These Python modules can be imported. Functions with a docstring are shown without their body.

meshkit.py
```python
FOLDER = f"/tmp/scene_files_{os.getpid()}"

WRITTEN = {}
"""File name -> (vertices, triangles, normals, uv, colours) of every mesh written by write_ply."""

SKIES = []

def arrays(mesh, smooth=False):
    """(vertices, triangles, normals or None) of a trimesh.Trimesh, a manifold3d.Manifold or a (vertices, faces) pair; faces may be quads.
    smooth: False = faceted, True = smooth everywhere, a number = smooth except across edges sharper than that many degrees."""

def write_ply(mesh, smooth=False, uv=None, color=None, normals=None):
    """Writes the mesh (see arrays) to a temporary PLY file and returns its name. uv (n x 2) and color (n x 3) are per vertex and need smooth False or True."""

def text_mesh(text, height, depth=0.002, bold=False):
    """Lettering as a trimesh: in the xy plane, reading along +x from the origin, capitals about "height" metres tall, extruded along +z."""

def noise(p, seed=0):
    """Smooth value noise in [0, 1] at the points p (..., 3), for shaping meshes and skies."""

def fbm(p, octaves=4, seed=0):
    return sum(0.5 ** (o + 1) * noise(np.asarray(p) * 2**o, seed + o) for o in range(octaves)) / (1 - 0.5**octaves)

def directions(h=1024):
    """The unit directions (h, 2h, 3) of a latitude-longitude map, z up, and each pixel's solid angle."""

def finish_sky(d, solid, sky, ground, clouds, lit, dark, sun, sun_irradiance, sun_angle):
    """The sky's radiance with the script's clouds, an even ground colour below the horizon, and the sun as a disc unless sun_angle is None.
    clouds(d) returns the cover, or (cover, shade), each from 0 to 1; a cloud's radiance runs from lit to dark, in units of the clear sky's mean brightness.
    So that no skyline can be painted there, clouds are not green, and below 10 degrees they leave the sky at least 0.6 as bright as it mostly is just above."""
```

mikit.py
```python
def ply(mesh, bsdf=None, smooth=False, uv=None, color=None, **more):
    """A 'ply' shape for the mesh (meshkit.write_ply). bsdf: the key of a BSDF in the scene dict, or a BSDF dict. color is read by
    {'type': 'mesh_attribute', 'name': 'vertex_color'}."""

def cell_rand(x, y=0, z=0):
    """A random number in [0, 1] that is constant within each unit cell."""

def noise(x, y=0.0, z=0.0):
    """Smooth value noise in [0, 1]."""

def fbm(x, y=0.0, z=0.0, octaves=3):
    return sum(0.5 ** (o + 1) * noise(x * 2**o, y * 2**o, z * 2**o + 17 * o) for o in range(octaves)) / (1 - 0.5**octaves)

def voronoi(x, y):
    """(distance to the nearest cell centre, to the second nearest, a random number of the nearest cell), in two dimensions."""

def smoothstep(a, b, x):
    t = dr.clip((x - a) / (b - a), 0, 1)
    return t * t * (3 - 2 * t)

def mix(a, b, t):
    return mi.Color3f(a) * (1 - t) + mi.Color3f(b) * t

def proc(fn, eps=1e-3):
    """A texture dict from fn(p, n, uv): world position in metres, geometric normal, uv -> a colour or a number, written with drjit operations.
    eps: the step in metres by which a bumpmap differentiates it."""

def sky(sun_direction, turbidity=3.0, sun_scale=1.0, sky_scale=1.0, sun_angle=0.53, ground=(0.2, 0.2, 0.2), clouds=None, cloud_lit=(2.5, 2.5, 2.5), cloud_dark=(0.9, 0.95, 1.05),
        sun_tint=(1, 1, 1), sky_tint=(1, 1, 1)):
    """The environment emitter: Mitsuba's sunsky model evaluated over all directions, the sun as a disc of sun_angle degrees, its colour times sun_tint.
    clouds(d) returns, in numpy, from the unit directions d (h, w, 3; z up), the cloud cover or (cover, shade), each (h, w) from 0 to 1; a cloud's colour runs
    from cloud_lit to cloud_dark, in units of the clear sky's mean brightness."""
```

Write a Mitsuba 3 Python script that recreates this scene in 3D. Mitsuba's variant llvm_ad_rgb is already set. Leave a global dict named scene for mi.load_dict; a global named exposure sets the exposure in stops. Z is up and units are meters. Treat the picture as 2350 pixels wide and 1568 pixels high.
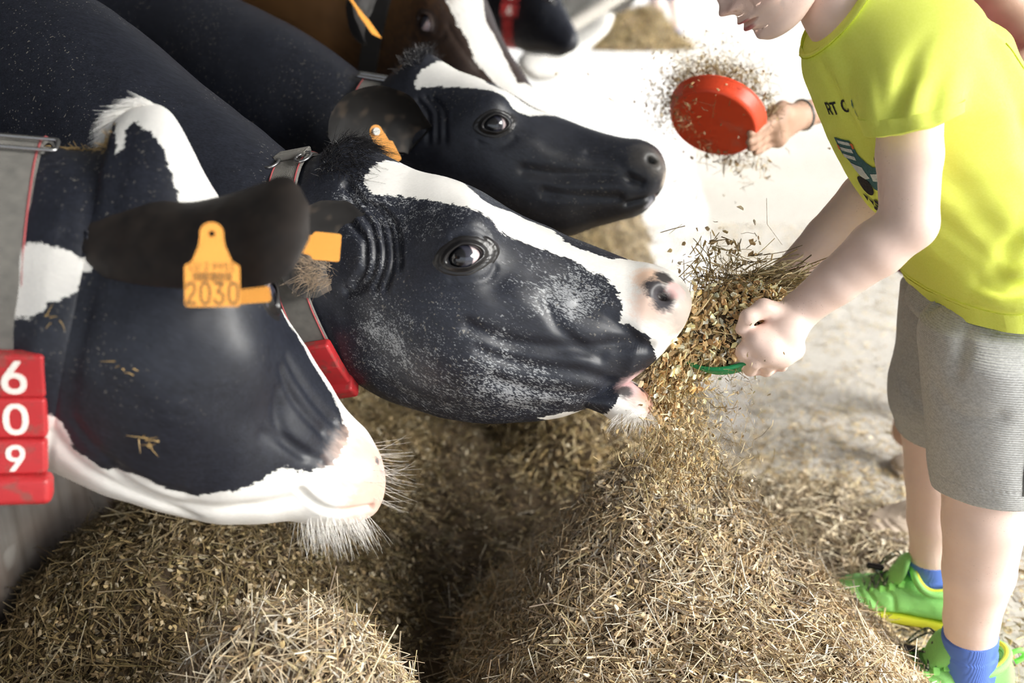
import math, random
import numpy as np, trimesh, manifold3d, shapely
import mitsuba as mi, drjit as dr
import mikit, meshkit
from scipy.interpolate import PchipInterpolator, Akima1DInterpolator
from scipy.spatial import cKDTree
from scipy import ndimage

# ------------------------------------------------------------------ camera, sky, exposure
PITCH = math.radians(21.5)
FOC = 2285.0                                   # focal length in pixels of the 2350 x 1568 frame
CAM = np.array([0.0, 0.0, 1.10])
FWD = np.array([0.0, math.cos(PITCH), -math.sin(PITCH)])
RGT = np.array([1.0, 0.0, 0.0])
UPV = np.array([0.0, math.sin(PITCH), math.cos(PITCH)])
T = mi.ScalarTransform4f
scene, labels = {}, {}
scene['camera'] = {'type': 'thinlens', 'fov': math.degrees(2 * math.atan(1175 / FOC)), 'fov_axis': 'x',
                   'aperture_radius': 0.0065, 'focus_distance': 1.32, 'near_clip': 0.05, 'far_clip': 400.0,
                   'to_world': T().look_at(origin=CAM.tolist(), target=(CAM + FWD).tolist(), up=[0, 0, 1])}
exposure = 3.15


def cloud_cover(d):
    n = meshkit.fbm(d * np.array([3.0, 3.0, 5.0]) + 7.3, 4)
    return 0.80 + 0.2 * n, np.clip(0.25 + 0.35 * n, 0, 1)


scene['sky'] = mikit.sky([0.76, -0.34, 0.50], turbidity=3.0, sun_scale=1.0, sky_scale=1.0, sun_angle=42.0, sun_tint=(0.77, 0.95, 1.32), ground=(0.34, 0.33, 0.31),
                         clouds=cloud_cover, cloud_lit=(1.28, 1.36, 1.52), cloud_dark=(0.98, 1.04, 1.16))


def P(px, py, t):
    """The point seen at a pixel of the 2350 x 1568 frame, t metres in front of the camera."""
    return CAM + t * (FWD + RGT * (px - 1175) / FOC + UPV * (784 - py) / FOC)


def PY(px, py, y):
    """The point seen at a pixel whose world y is given."""
    d = FWD + RGT * (px - 1175) / FOC + UPV * (784 - py) / FOC
    return CAM + d * (y - CAM[1]) / d[1]


def PZ(px, py, z):
    d = FWD + RGT * (px - 1175) / FOC + UPV * (784 - py) / FOC
    return CAM + d * (z - CAM[2]) / d[2]


def nrm(v):
    v = np.asarray(v, float)
    return v / (np.linalg.norm(v, axis=-1, keepdims=True) + 1e-12)


# ------------------------------------------------------------------ entries of the scene
def numbered(name):
    if name not in scene and name not in labels:
        return name
    k = 1
    while f'{name}_{k:03d}' in scene or f'{name}_{k:03d}' in labels:
        k += 1
    return f'{name}_{k:03d}'


def thing(name, label, cat, group=None, kind=None):
    key = numbered(name)
    labels[key] = {'label': label, 'category': cat}
    if group: labels[key]['group'] = group
    if kind: labels[key]['kind'] = kind
    return key


def part(parent, name, mesh, bsdf, label=None, kind=None, **kw):
    key = numbered(f'{parent}__{name}')
    scene[key] = mikit.ply(mesh, bsdf, **kw)
    if label or kind:
        labels[key] = {}
        if label: labels[key]['label'] = label
        if kind: labels[key]['kind'] = kind
    return key


def single(name, mesh, bsdf, label, cat, group=None, kind=None, **kw):
    key = thing(name, label, cat, group, kind)
    scene[key] = mikit.ply(mesh, bsdf, **kw)
    return key


def struct(name, mesh, bsdf, **kw):
    scene[name] = mikit.ply(mesh, bsdf, **kw)
    labels[name] = {'kind': 'structure'}
    return name


# ------------------------------------------------------------------ materials
def mat(key, color, rough=0.6, **kw):
    c = color if isinstance(color, dict) else {'type': 'rgb', 'value': list(map(float, color))}
    scene[key] = {'type': 'twosided', 'b': {'type': 'principled', 'base_color': c, 'roughness': float(rough), **kw}}
    return key


def bumped(key, color, rough, fn, scale, eps=1e-3, **kw):
    c = color if isinstance(color, dict) else {'type': 'rgb', 'value': list(map(float, color))}
    scene[key] = {'type': 'twosided', 'b': {'type': 'bumpmap', 'scale': float(scale), 't': mikit.proc(fn, eps),
                                            'b': {'type': 'principled', 'base_color': c, 'roughness': float(rough), **kw}}}
    return key


# ------------------------------------------------------------------ mesh helpers
def grid_faces(nr, ns, wrap=True):
    i, j = np.meshgrid(np.arange(nr - 1), np.arange(ns if wrap else ns - 1), indexing='ij')
    j2 = (j + 1) % ns
    q = np.stack([i * ns + j, i * ns + j2, (i + 1) * ns + j2, (i + 1) * ns + j], -1).reshape(-1, 4)
    return np.vstack([q[:, [0, 1, 2]], q[:, [0, 2, 3]]])


def tm(v, f):
    return trimesh.Trimesh(np.asarray(v, float).reshape(-1, 3), f, process=False)


def join(*ms):
    ms = [m for m in ms if m is not None]
    return ms[0] if len(ms) == 1 else trimesh.util.concatenate(ms)


def spline(pts, n, k=None):
    """Dense smooth curve through control points (m, d), evenly spaced in arc length."""
    pts = np.asarray(pts, float)
    if len(pts) == 2:
        return pts[0] + np.linspace(0, 1, n)[:, None] * (pts[1] - pts[0])
    s = np.r_[0, np.cumsum(np.linalg.norm(np.diff(pts[:, :3], axis=0), axis=1))]
    return PchipInterpolator(s, pts)(np.linspace(0, s[-1], n))


def frames(c, up=(0, 0, 1)):
    t = nrm(np.gradient(c, axis=0))
    a = np.zeros_like(t)
    x = np.asarray(up, float)
    for i in range(len(t)):
        x = x - t[i] * (x @ t[i])
        x = x / np.linalg.norm(x)
        a[i] = x
    return t, a, np.cross(t, a)


def tube(pts, r, n=12, m=8, up=(0.13, 0.2, 1), caps=True, dense=True):
    """Round tube along a curve. r: one radius or one per control point."""
    pts = np.asarray(pts, float)
    rr = np.broadcast_to(np.asarray(r, float), (len(pts),))
    c = spline(np.c_[pts, rr], n) if dense else np.c_[pts, rr]
    n = len(c)
    t, a, b = frames(c[:, :3], up)
    ang = np.arange(m) * 2 * np.pi / m
    v = c[:, None, :3] + c[:, 3][:, None, None] * (np.cos(ang)[None, :, None] * a[:, None] + np.sin(ang)[None, :, None] * b[:, None])
    f = grid_faces(n, m)
    v = v.reshape(-1, 3)
    if caps:
        v = np.vstack([v, c[0, :3], c[-1, :3]])
        j = np.arange(m)
        f = np.vstack([f, np.stack([(j + 1) % m, j, j * 0 + n * m], 1), np.stack([(n - 1) * m + j, (n - 1) * m + (j + 1) % m, j * 0 + n * m + 1], 1)])
    return tm(v, f)


def ribbon(c, wdir, width, ndir, thick, edge=0.25):
    """Flat band along the curve c (n,3): width along wdir, thickness along ndir, with eased edges."""
    n = len(c)
    wdir, ndir = np.broadcast_to(nrm(wdir), (n, 3)), np.broadcast_to(nrm(ndir), (n, 3))
    e = thick * 0.5
    prof = [(-.5, 0), (-.5 + e * .3 / width, e), (0, e * 1.1), (.5 - e * .3 / width, e), (.5, 0), (.5 - e * .3 / width, -e), (-.5 + e * .3 / width, -e)]
    m = len(prof)
    v = np.stack([c + wdir * (p * width) + ndir * q for p, q in prof], 1)
    f = grid_faces(n, m)
    cap = np.array([[0, k + 1, k + 2] for k in range(m - 2)])
    return tm(v, np.vstack([f, cap[:, ::-1], cap + (n - 1) * m]))


def rbox(sx, sy, sz, r=0.003):
    """Box with rounded edges, centred on the origin."""
    r = min(r, sx * .45, sy * .45, sz * .45)
    s = manifold3d.Manifold.sphere(r, 12)
    hx, hy, hz = sx / 2 - r, sy / 2 - r, sz / 2 - r
    m = manifold3d.Manifold.batch_hull([s.translate([a * hx, b * hy, c * hz]) for a in (-1, 1) for b in (-1, 1) for c in (-1, 1)])
    k = m.to_mesh()
    return tm(k.vert_properties[:, :3], k.tri_verts)


def place(m, o, x, y, z):
    """Mesh in local axes put at o with the axes x, y, z."""
    M = np.eye(4)
    M[:3, 0], M[:3, 1], M[:3, 2], M[:3, 3] = x, y, z, o
    m = m.copy()
    m.apply_transform(M)
    return m


def axes(z, x):
    z = nrm(z)
    x = np.asarray(x, float)
    x = nrm(x - z * (x @ z))
    return x, np.cross(z, x), z


def surface_nets(f, lo, hi, h, blur=0):
    """Smooth mesh of f(points) = 0 (negative inside) in the box lo..hi at spacing h."""
    lo, hi = np.asarray(lo, float), np.asarray(hi, float)
    dims = np.ceil((hi - lo) / h).astype(int) + 1
    ax = [lo[k] + h * np.arange(dims[k]) for k in range(3)]
    X = np.stack(np.meshgrid(*ax, indexing='ij'), -1)
    val = f(X.reshape(-1, 3)).reshape(dims).astype(np.float32)
    if blur: val = ndimage.gaussian_filter(val, blur)
    s = val < 0
    n = np.array(dims) - 1
    c8 = [(a, b, c) for a in (0, 1) for b in (0, 1) for c in (0, 1)]
    cnt = sum(s[a:a + n[0], b:b + n[1], c:c + n[2]].astype(np.int8) for a, b, c in c8)
    act = (cnt > 0) & (cnt < 8)
    idx = -np.ones(n, int)
    cells = np.argwhere(act)
    idx[tuple(cells.T)] = np.arange(len(cells))
    acc, num = np.zeros((len(cells), 3)), np.zeros(len(cells))
    for p in c8:
        for k in range(3):
            if p[k] == 0:
                q = list(p); q[k] = 1
                va = val[tuple((cells + p).T)]; vb = val[tuple((cells + q).T)]
                on = (va < 0) != (vb < 0)
                w = np.where(on, va / np.where(on, va - vb, 1), 0)
                pos = np.tile(np.array(p, float), (len(cells), 1)); pos[:, k] += w
                acc[on] += pos[on]; num += on
    v = lo + h * (cells + acc / num[:, None])
    quads = []
    for k in range(3):
        u, w = (k + 1) % 3, (k + 2) % 3
        sl = [slice(None)] * 3; sl[k] = slice(0, -1); sl2 = list(sl); sl2[k] = slice(1, None)
        e = np.argwhere(s[tuple(sl)] != s[tuple(sl2)])
        ok = (e[:, u] > 0) & (e[:, w] > 0) & (e[:, u] < n[u]) & (e[:, w] < n[w])
        e = e[ok]
        du, dw = np.eye(3, dtype=int)[u], np.eye(3, dtype=int)[w]
        q = np.stack([idx[tuple((e - du - dw).T)], idx[tuple((e - dw).T)], idx[tuple(e.T)], idx[tuple((e - du).T)]], 1)
        flip = ~s[tuple(e.T)]
        q[flip] = q[flip][:, ::-1]
        quads.append(q)
    q = np.vstack(quads)
    return tm(v, np.vstack([q[:, [0, 1, 2]], q[:, [0, 2, 3]]]))


def relax(m, n=6, lam=.5, mu=-.52):
    """Taubin smoothing: removes the grid steps of surface_nets without shrinking."""
    v, f = np.asarray(m.vertices).copy(), np.asarray(m.faces)
    e = np.unique(np.sort(np.vstack([f[:, [0, 1]], f[:, [1, 2]], f[:, [2, 0]]]), 1), axis=0)
    deg = np.bincount(e.ravel(), minlength=len(v)).astype(float)[:, None]
    for i in range(2 * n):
        acc = np.zeros_like(v)
        np.add.at(acc, e[:, 0], v[e[:, 1]]); np.add.at(acc, e[:, 1], v[e[:, 0]])
        v = np.where(deg > 0, v + (lam if i % 2 == 0 else mu) * (acc / np.maximum(deg, 1) - v), v)
    return tm(v, f)


def capsule(p, a, b, ra, rb):
    """Distance to a tapered capsule."""
    a, b = np.asarray(a, float), np.asarray(b, float)
    d = b - a
    t = np.clip((p - a) @ d / (d @ d), 0, 1)
    return np.linalg.norm(p - a - t[:, None] * d, axis=1) - (ra + (rb - ra) * t)


def ellip(p, c, r, R=None):
    q = p - np.asarray(c, float)
    if R is not None: q = q @ np.asarray(R, float).T
    r = np.asarray(r, float)
    k = np.linalg.norm(q / r, axis=1)
    return (k - 1) * np.min(r) * .5 + .5 * k * (k - 1) / (np.linalg.norm(q / r ** 2, axis=1) + 1e-9)


def smin(a, b, k):
    h = np.clip(.5 + .5 * (b - a) / k, 0, 1)
    return b + (a - b) * h - k * h * (1 - h)
# ------------------------------------------------------------------ the feed alley: floor, kerb, unseen barn roof and wall that block skylight
def floor_colour(p, n, uv):
    big = mikit.fbm(p.x * 1.3, p.y * 1.3, 0, 3)
    grain = mikit.fbm(p.x * 60, p.y * 60, 0, 3)
    c = mikit.mix((.40, .375, .335), (.53, .505, .46), big)
    c = mikit.mix(c, (.30, .27, .22), mikit.smoothstep(.62, .85, grain) * .45)
    # the whiter swept strip that runs along the feed
    e = p.x - (.60 + .125 * (p.y - 2.1)) + (mikit.fbm(p.x * 3, p.y * 3, 5, 2) - .5) * .10
    dirt_shade = mikit.smoothstep(.42, -.05, p.x - .10 + (mikit.fbm(p.x * 5, p.y * 5, 2, 3) - .5) * .5) * mikit.smoothstep(3.4, 2.0, p.y + (big - .5) * 2)
    c = mikit.mix(c, mikit.mix((.05, .034, .02), (.17, .115, .07), mikit.fbm(p.x * 14, p.y * 30, 7, 3)), dirt_shade)  # brown feed dirt, darkened further to paint the shade of the hollow
    strip = mikit.smoothstep(.02, -.02, e) * mikit.smoothstep(2.0, 2.25, p.y + (big - .5) * .5)
    return mikit.mix(c, (.66, .655, .65), strip * .85)


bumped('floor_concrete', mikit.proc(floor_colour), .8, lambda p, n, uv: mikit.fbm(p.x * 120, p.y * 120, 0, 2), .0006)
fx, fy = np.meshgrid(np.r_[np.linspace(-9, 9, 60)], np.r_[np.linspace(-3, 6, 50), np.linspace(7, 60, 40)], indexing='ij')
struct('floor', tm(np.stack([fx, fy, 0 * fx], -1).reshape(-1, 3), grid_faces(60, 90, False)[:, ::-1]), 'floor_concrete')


def kerb_colour(p, n, uv):
    s = mikit.fbm(p.y * 45, p.z * 5, 0, 3)
    c = mikit.mix((.15, .135, .115), (.33, .31, .285), s)
    wet = mikit.smoothstep(.30, .05, p.z + (mikit.fbm(p.y * 9, p.z * 9, 3, 3) - .5) * .28)
    c = mikit.mix(c, (.13, .080, .055), wet * .8)
    return mikit.mix(c, (.46, .44, .41), mikit.smoothstep(.70, .85, mikit.fbm(p.y * 14, p.z * 20, 9, 2)) * .5)


bumped('kerb_wood', mikit.proc(kerb_colour), .75, lambda p, n, uv: mikit.fbm(p.y * 60, p.z * 8, 0, 3), .004)
KERB = lambda y: -.80 + .05 * (y - 1.5)
w = rbox(.10, 7.0, .44, .012).subdivide()
v = np.asarray(w.vertices); w.vertices = np.c_[v[:, 0] + KERB(v[:, 1] + 3.2) - .05, v[:, 1] + 3.2, v[:, 2] + .21]
struct('wall_kerb', w, 'kerb_wood', smooth=40)
mat('roof_grey', (.30, .31, .32), .7)
r = trimesh.creation.box([9.2, 19, .12]); r.apply_transform(trimesh.transformations.rotation_matrix(.10, [0, 1, 0])); r.apply_translation([-1.4, 4.0, 3.45])  # unseen roof, spread and lowered to block skylight over the hollow
struct('ceiling', r, 'roof_grey')
mat('boarding', mikit.proc(lambda p, n, uv: mikit.mix((.10, .075, .055), (.17, .135, .10), mikit.fbm(p.y * 18, p.z * 2, 0, 3))), .8)
r = trimesh.creation.box([.12, 17.5, 4.2]); r.apply_translation([-5.6, 4.75, 2.05])  # unseen wall put in to keep skylight out on the left
struct('wall_left', r, 'boarding')
# ------------------------------------------------------------------ cows: a lofted neck, head and trunk
def loft(st, L, nr, ns, ends=True, warp=None):
    """st rows: T(3) B(3) w n a. Rings from dorsal T to ventral B, half-width w along L, superellipse power n, top-heaviness a.
    Returns (grid (nr, ns, 3), s (nr), phi (ns))."""
    st = np.asarray(st, float)
    k = np.arange(len(st))
    s = np.linspace(0, len(st) - 1, nr) if warp is None else np.interp(np.linspace(0, 1, nr), warp[0], warp[1])
    it = Akima1DInterpolator(k, st, axis=0)(s)
    Lk = np.broadcast_to(nrm(np.asarray(L, float)), (len(st), 3))
    Ls = nrm(PchipInterpolator(k, Lk, axis=0)(s))
    phi = np.arange(ns) / ns
    c, sn = np.cos(2 * np.pi * phi), np.sin(2 * np.pi * phi)
    n = it[:, 7][:, None]
    h = np.sign(c) * np.abs(c) ** (2 / n)
    l = np.sign(sn) * np.abs(sn) ** (2 / n) * (1 + it[:, 8][:, None] * h)
    M, V = (it[:, 0:3] + it[:, 3:6]) / 2, (it[:, 0:3] - it[:, 3:6]) / 2
    Lo = Ls - nrm(V) * np.sum(Ls * nrm(V), 1, keepdims=True) * 0.85
    g = M[:, None] + V[:, None] * h[..., None] + nrm(Lo)[:, None] * (it[:, 6][:, None] * l)[..., None]
    return g, s, phi


def grid_normals(g):
    du = np.gradient(g, axis=0)
    dv = np.roll(g, -1, 1) - np.roll(g, 1, 1)
    return nrm(np.cross(du, dv))


class Skin:
    """A lofted skin with surface coordinates (s, phi): s = station number, phi = share of the turn from the dorsal line over the near side."""

    def __init__(self, st, L, nr=300, ns=180, warp=None):
        self.L = nrm(np.asarray(L, float).reshape(-1, 3)[-1])
        self.g, self.s, self.phi = loft(st, L, nr, ns, warp=warp)
        self.nr, self.ns = nr, ns
        self.flip = np.sum((grid_normals(self.g) * (self.g - self.g.mean(1, keepdims=True)))) < 0

    def normals(self):
        n = grid_normals(self.g)
        return -n if self.flip else n

    def at(self, s, phi):
        i = np.interp(s, self.s, np.arange(self.nr))
        j = (phi % 1.0) * self.ns
        c = [[i], [j]]
        g = np.concatenate([self.g, self.g[:, :1]], 1)
        return np.array([ndimage.map_coordinates(g[..., k], c, order=1)[0] for k in range(3)])

    def frame(self, s, phi):
        """(point, forward, up-round, outward) at a surface coordinate."""
        i = int(round(float(np.interp(s, self.s, np.arange(self.nr)))))
        j = int(round((phi % 1.0) * self.ns)) % self.ns
        n = self.normals()[i, j]
        f = nrm(self.g[min(i + 2, self.nr - 1), j] - self.g[max(i - 2, 0), j])
        f = nrm(f - n * (f @ n))
        return self.at(s, phi), f, np.cross(n, f), n

    def push(self, d):
        self.g = self.g + self.normals() * d[..., None]

    def bump(self, s, phi, r, amp, rs=None):
        """Gaussian swelling (amp > 0) or pit round a surface point and its mirror image; rs: other radius along the head."""
        for ph in (phi, -phi):
            p, f, u, n = self.frame(s, ph)
            q = self.g - p
            a, b, c = q @ f, q @ u, q @ n
            self.push(amp * np.exp(-((a / (rs or r)) ** 2 + (b / r) ** 2 + (c / max(r, rs or r) / 1.5) ** 2)))
            if phi == 0: break

    def crease(self, pts, width, depth, mirror=True):
        """Groove along surface points."""
        for sg in ((1, -1) if mirror else (1,)):
            c = spline(np.array([self.at(s, sg * ph) for s, ph in pts]), 60)
            d, _ = cKDTree(c).query(self.g.reshape(-1, 3))
            self.push(-depth * np.exp(-(d.reshape(self.g.shape[:2]) / width) ** 2))

    def mesh(self):
        v = self.g.reshape(-1, 3)
        f = grid_faces(self.nr, self.ns)
        m, ns, nr = len(v), self.ns, self.nr
        v = np.vstack([v, self.g[0].mean(0), self.g[-1].mean(0)])
        j = np.arange(ns)
        f = np.vstack([f, np.stack([(j + 1) % ns, j, j * 0 + m], 1), np.stack([(nr - 1) * ns + j, (nr - 1) * ns + (j + 1) % ns, j * 0 + m + 1], 1)])
        if self.flip: f = f[:, ::-1]
        return v, f

    def inside(self, poly):
        """Signed distance in metres (positive inside) from every vertex to a patch given in surface coordinates (phi from -0.5 to 0.5)."""
        poly = np.asarray(poly, float)
        S, F = np.meshgrid(self.s, (self.phi + 0.5) % 1.0 - 0.5, indexing='ij')
        c = spline(np.vstack([poly, poly[:1]]) * [0.1, 1.0], 1500) / [0.1, 1.0] if False else self._ring(poly)
        pg = shapely.Polygon(c)
        shapely.prepare(pg)
        on = shapely.contains_xy(pg, S.ravel(), F.ravel())
        b = np.array([self.at(s, p) for s, p in c])
        d, _ = cKDTree(b).query(self.g.reshape(-1, 3))
        return np.where(on, d, -d).reshape(S.shape)

    @staticmethod
    def _ring(poly, n=25):
        p = np.vstack([poly, poly[:1]])
        return np.vstack([p[i] + np.linspace(0, 1, n, endpoint=False)[:, None] * (p[i + 1] - p[i]) for i in range(len(poly))])


def coat(key, dark, light, spots=(), axis=(1, 0, 0), rough=0.5, edge=0.004, soil=0.0, spec=0.5, sheen=0.3):
    """Fur: uv = (10 x signed distance to the light patches, share of light hairs in the dark coat). spots: (centre, radius, colour, softness)."""
    ax, ay, az = axes(axis, (0.1, 0.3, 1))[2], *axes(axis, (0.1, 0.3, 1))[:2]

    def fn(p, n, uv):
        def d(v): return p.x * float(v[0]) + p.y * float(v[1]) + p.z * float(v[2])
        a, b, c = d(ax), d(ay), d(az)
        hair = mikit.noise(a * 170, b * 900, c * 900)
        tuft = mikit.fbm(a * 60, b * 200, c * 200, 2)
        dist = uv.x * 0.1 + (tuft - 0.5) * edge * 2.4 + (hair - 0.5) * edge * 1.2
        w = mikit.smoothstep(-0.0008, 0.0008, dist)
        fleck = mikit.noise(a * 420 + 9, b * 1150, c * 1150) * .75 + mikit.noise(a * 160, b * 420 + 4, c * 420) * .25
        cl = mikit.fbm(a * 30 + 3, b * 60, c * 60, 2)
        rn = mikit.smoothstep(0.0, 0.22, fleck - 0.98 + uv.y * (0.30 + 0.85 * cl))
        dk = mikit.mix([.50 * x for x in dark], [1.75 * x for x in dark], hair * .6 + tuft * .4)  # streaks in the dark colour stand in for sheen along the hairs
        dk = mikit.mix(dk, (0.36, 0.37, 0.39), rn * 0.72)
        dust = mikit.smoothstep(0.80, 0.92, mikit.noise(a * 420, b * 420 + 5, c * 420)) * mikit.smoothstep(0.45, 0.75, mikit.noise(a * 11, b * 11 + 2, c * 11))
        dk = mikit.mix(dk, (0.33, 0.30, 0.25), dust * 0.45)
        lt = mikit.mix([.9 * x for x in light], light, hair)
        col = mikit.mix(dk, lt, w)
        for ctr, rad, colr, soft in spots:
            q = dr.sqrt(dr.square(p.x - float(ctr[0])) + dr.square(p.y - float(ctr[1])) + dr.square(p.z - float(ctr[2])))
            q = q + (tuft - 0.5) * rad * 0.5 + (hair - .5) * 0.004
            col = mikit.mix(col, colr, 1 - mikit.smoothstep(rad * (1 - soft), rad * (1 + soft), q))
        return col

    scene[key] = {'type': 'twosided', 'b': {'type': 'principled', 'base_color': mikit.proc(fn), 'roughness': float(rough), 'specular': float(spec), 'sheen': float(sheen), 'sheen_tint': 0.0}}
    return key


def eye_colour(p, n, uv):
    iris = mikit.mix((0.030, 0.030, 0.045), (0.004, 0.004, 0.006), mikit.smoothstep(0.80, 0.86, uv.x))
    vein = mikit.fbm(p.x * 500, p.y * 500, p.z * 500, 2)
    return mikit.mix(mikit.mix((0.55, 0.38, 0.39), (0.75, 0.66, 0.68), vein), iris, mikit.smoothstep(0.50, 0.58, uv.x))


scene['eye'] = {'type': 'principled', 'base_color': mikit.proc(eye_colour), 'roughness': 0.06, 'specular': 0.7, 'clearcoat': 1.0, 'clearcoat_gloss': 0.98}


def eye_parts(cow, sk, s, phi, r, gaze, lid_col, a=0.024, b=0.0155, tilt=0.0, out=0.0):
    """Eyeball and lids on the skin, on both sides of the head."""
    for sg in (1, -1):
        p, f, u, n = sk.frame(s, sg * phi)
        if sg < 0: u = -u
        # u: towards the dorsal side
        dors = nrm(sk.at(s, 0) - p)
        if u @ dors < 0: u = -u
        f2 = f * math.cos(tilt) + u * math.sin(tilt)
        u2 = -f * math.sin(tilt) + u * math.cos(tilt)
        c = p - n * (r * 0.62 - out)
        gz = nrm(n * gaze[0] + f2 * gaze[1] + u2 * gaze[2])
        ball = trimesh.creation.uv_sphere(r, count=[28, 40])
        ball.apply_translation(c)
        part(cow, 'eyeball', ball, 'eye', smooth=True, uv=np.c_[(np.asarray(ball.vertices) - c) @ gz / r, np.zeros(len(ball.vertices))])
        # lids: from the almond opening on the ball outwards to the skin
        nu, nv = 72, 12
        ps = np.arange(nu) / nu * 2 * np.pi
        ca, sa = np.cos(ps), np.sin(ps)
        rings = []
        for k in range(nv):
            q = k / (nv - 1)
            sc = 0.90 + 1.15 * q ** 1.3
            x = a * sc * np.sign(ca) * np.abs(ca) ** 0.95
            y = b * sc * sa * (1 - 0.18 * np.abs(ca)) * np.where(sa > 0, 1.08, 0.92)
            rr = np.sqrt(np.maximum((r * 1.03) ** 2 - x ** 2 - y ** 2, 0))
            onball = c + f2 * x[:, None] + u2 * y[:, None] + n * rr[:, None]
            base = p + f2 * x[:, None] + u2 * y[:, None]
            lift = 0.0075 * np.exp(-((q - 0.22) / 0.20) ** 2) * (1 + .25 * np.sin(ps)) + 0.0025 * np.exp(-((q - 0.62) / 0.12) ** 2)
            w = np.clip(q / 0.30, 0, 1) ** 1.0
            w = w * w * (3 - 2 * w)
            near = sk.g.reshape(-1, 3)
            _, ii = cKDTree(near).query(base)
            hsk = (near[ii] - p) @ n
            skin = p + f2 * x[:, None] + u2 * y[:, None] + n * (hsk - 0.006 * (q > .93) - 0.002 * q)[:, None]
            rings.append(onball * (1 - w) + skin * w + n * lift[:, None] if True else 0)
        g = np.array(rings)
        fcs = grid_faces(nv, nu)
        part(cow, 'eyelid', tm(g.reshape(-1, 3), fcs), lid_col, smooth=True)
    return


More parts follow.
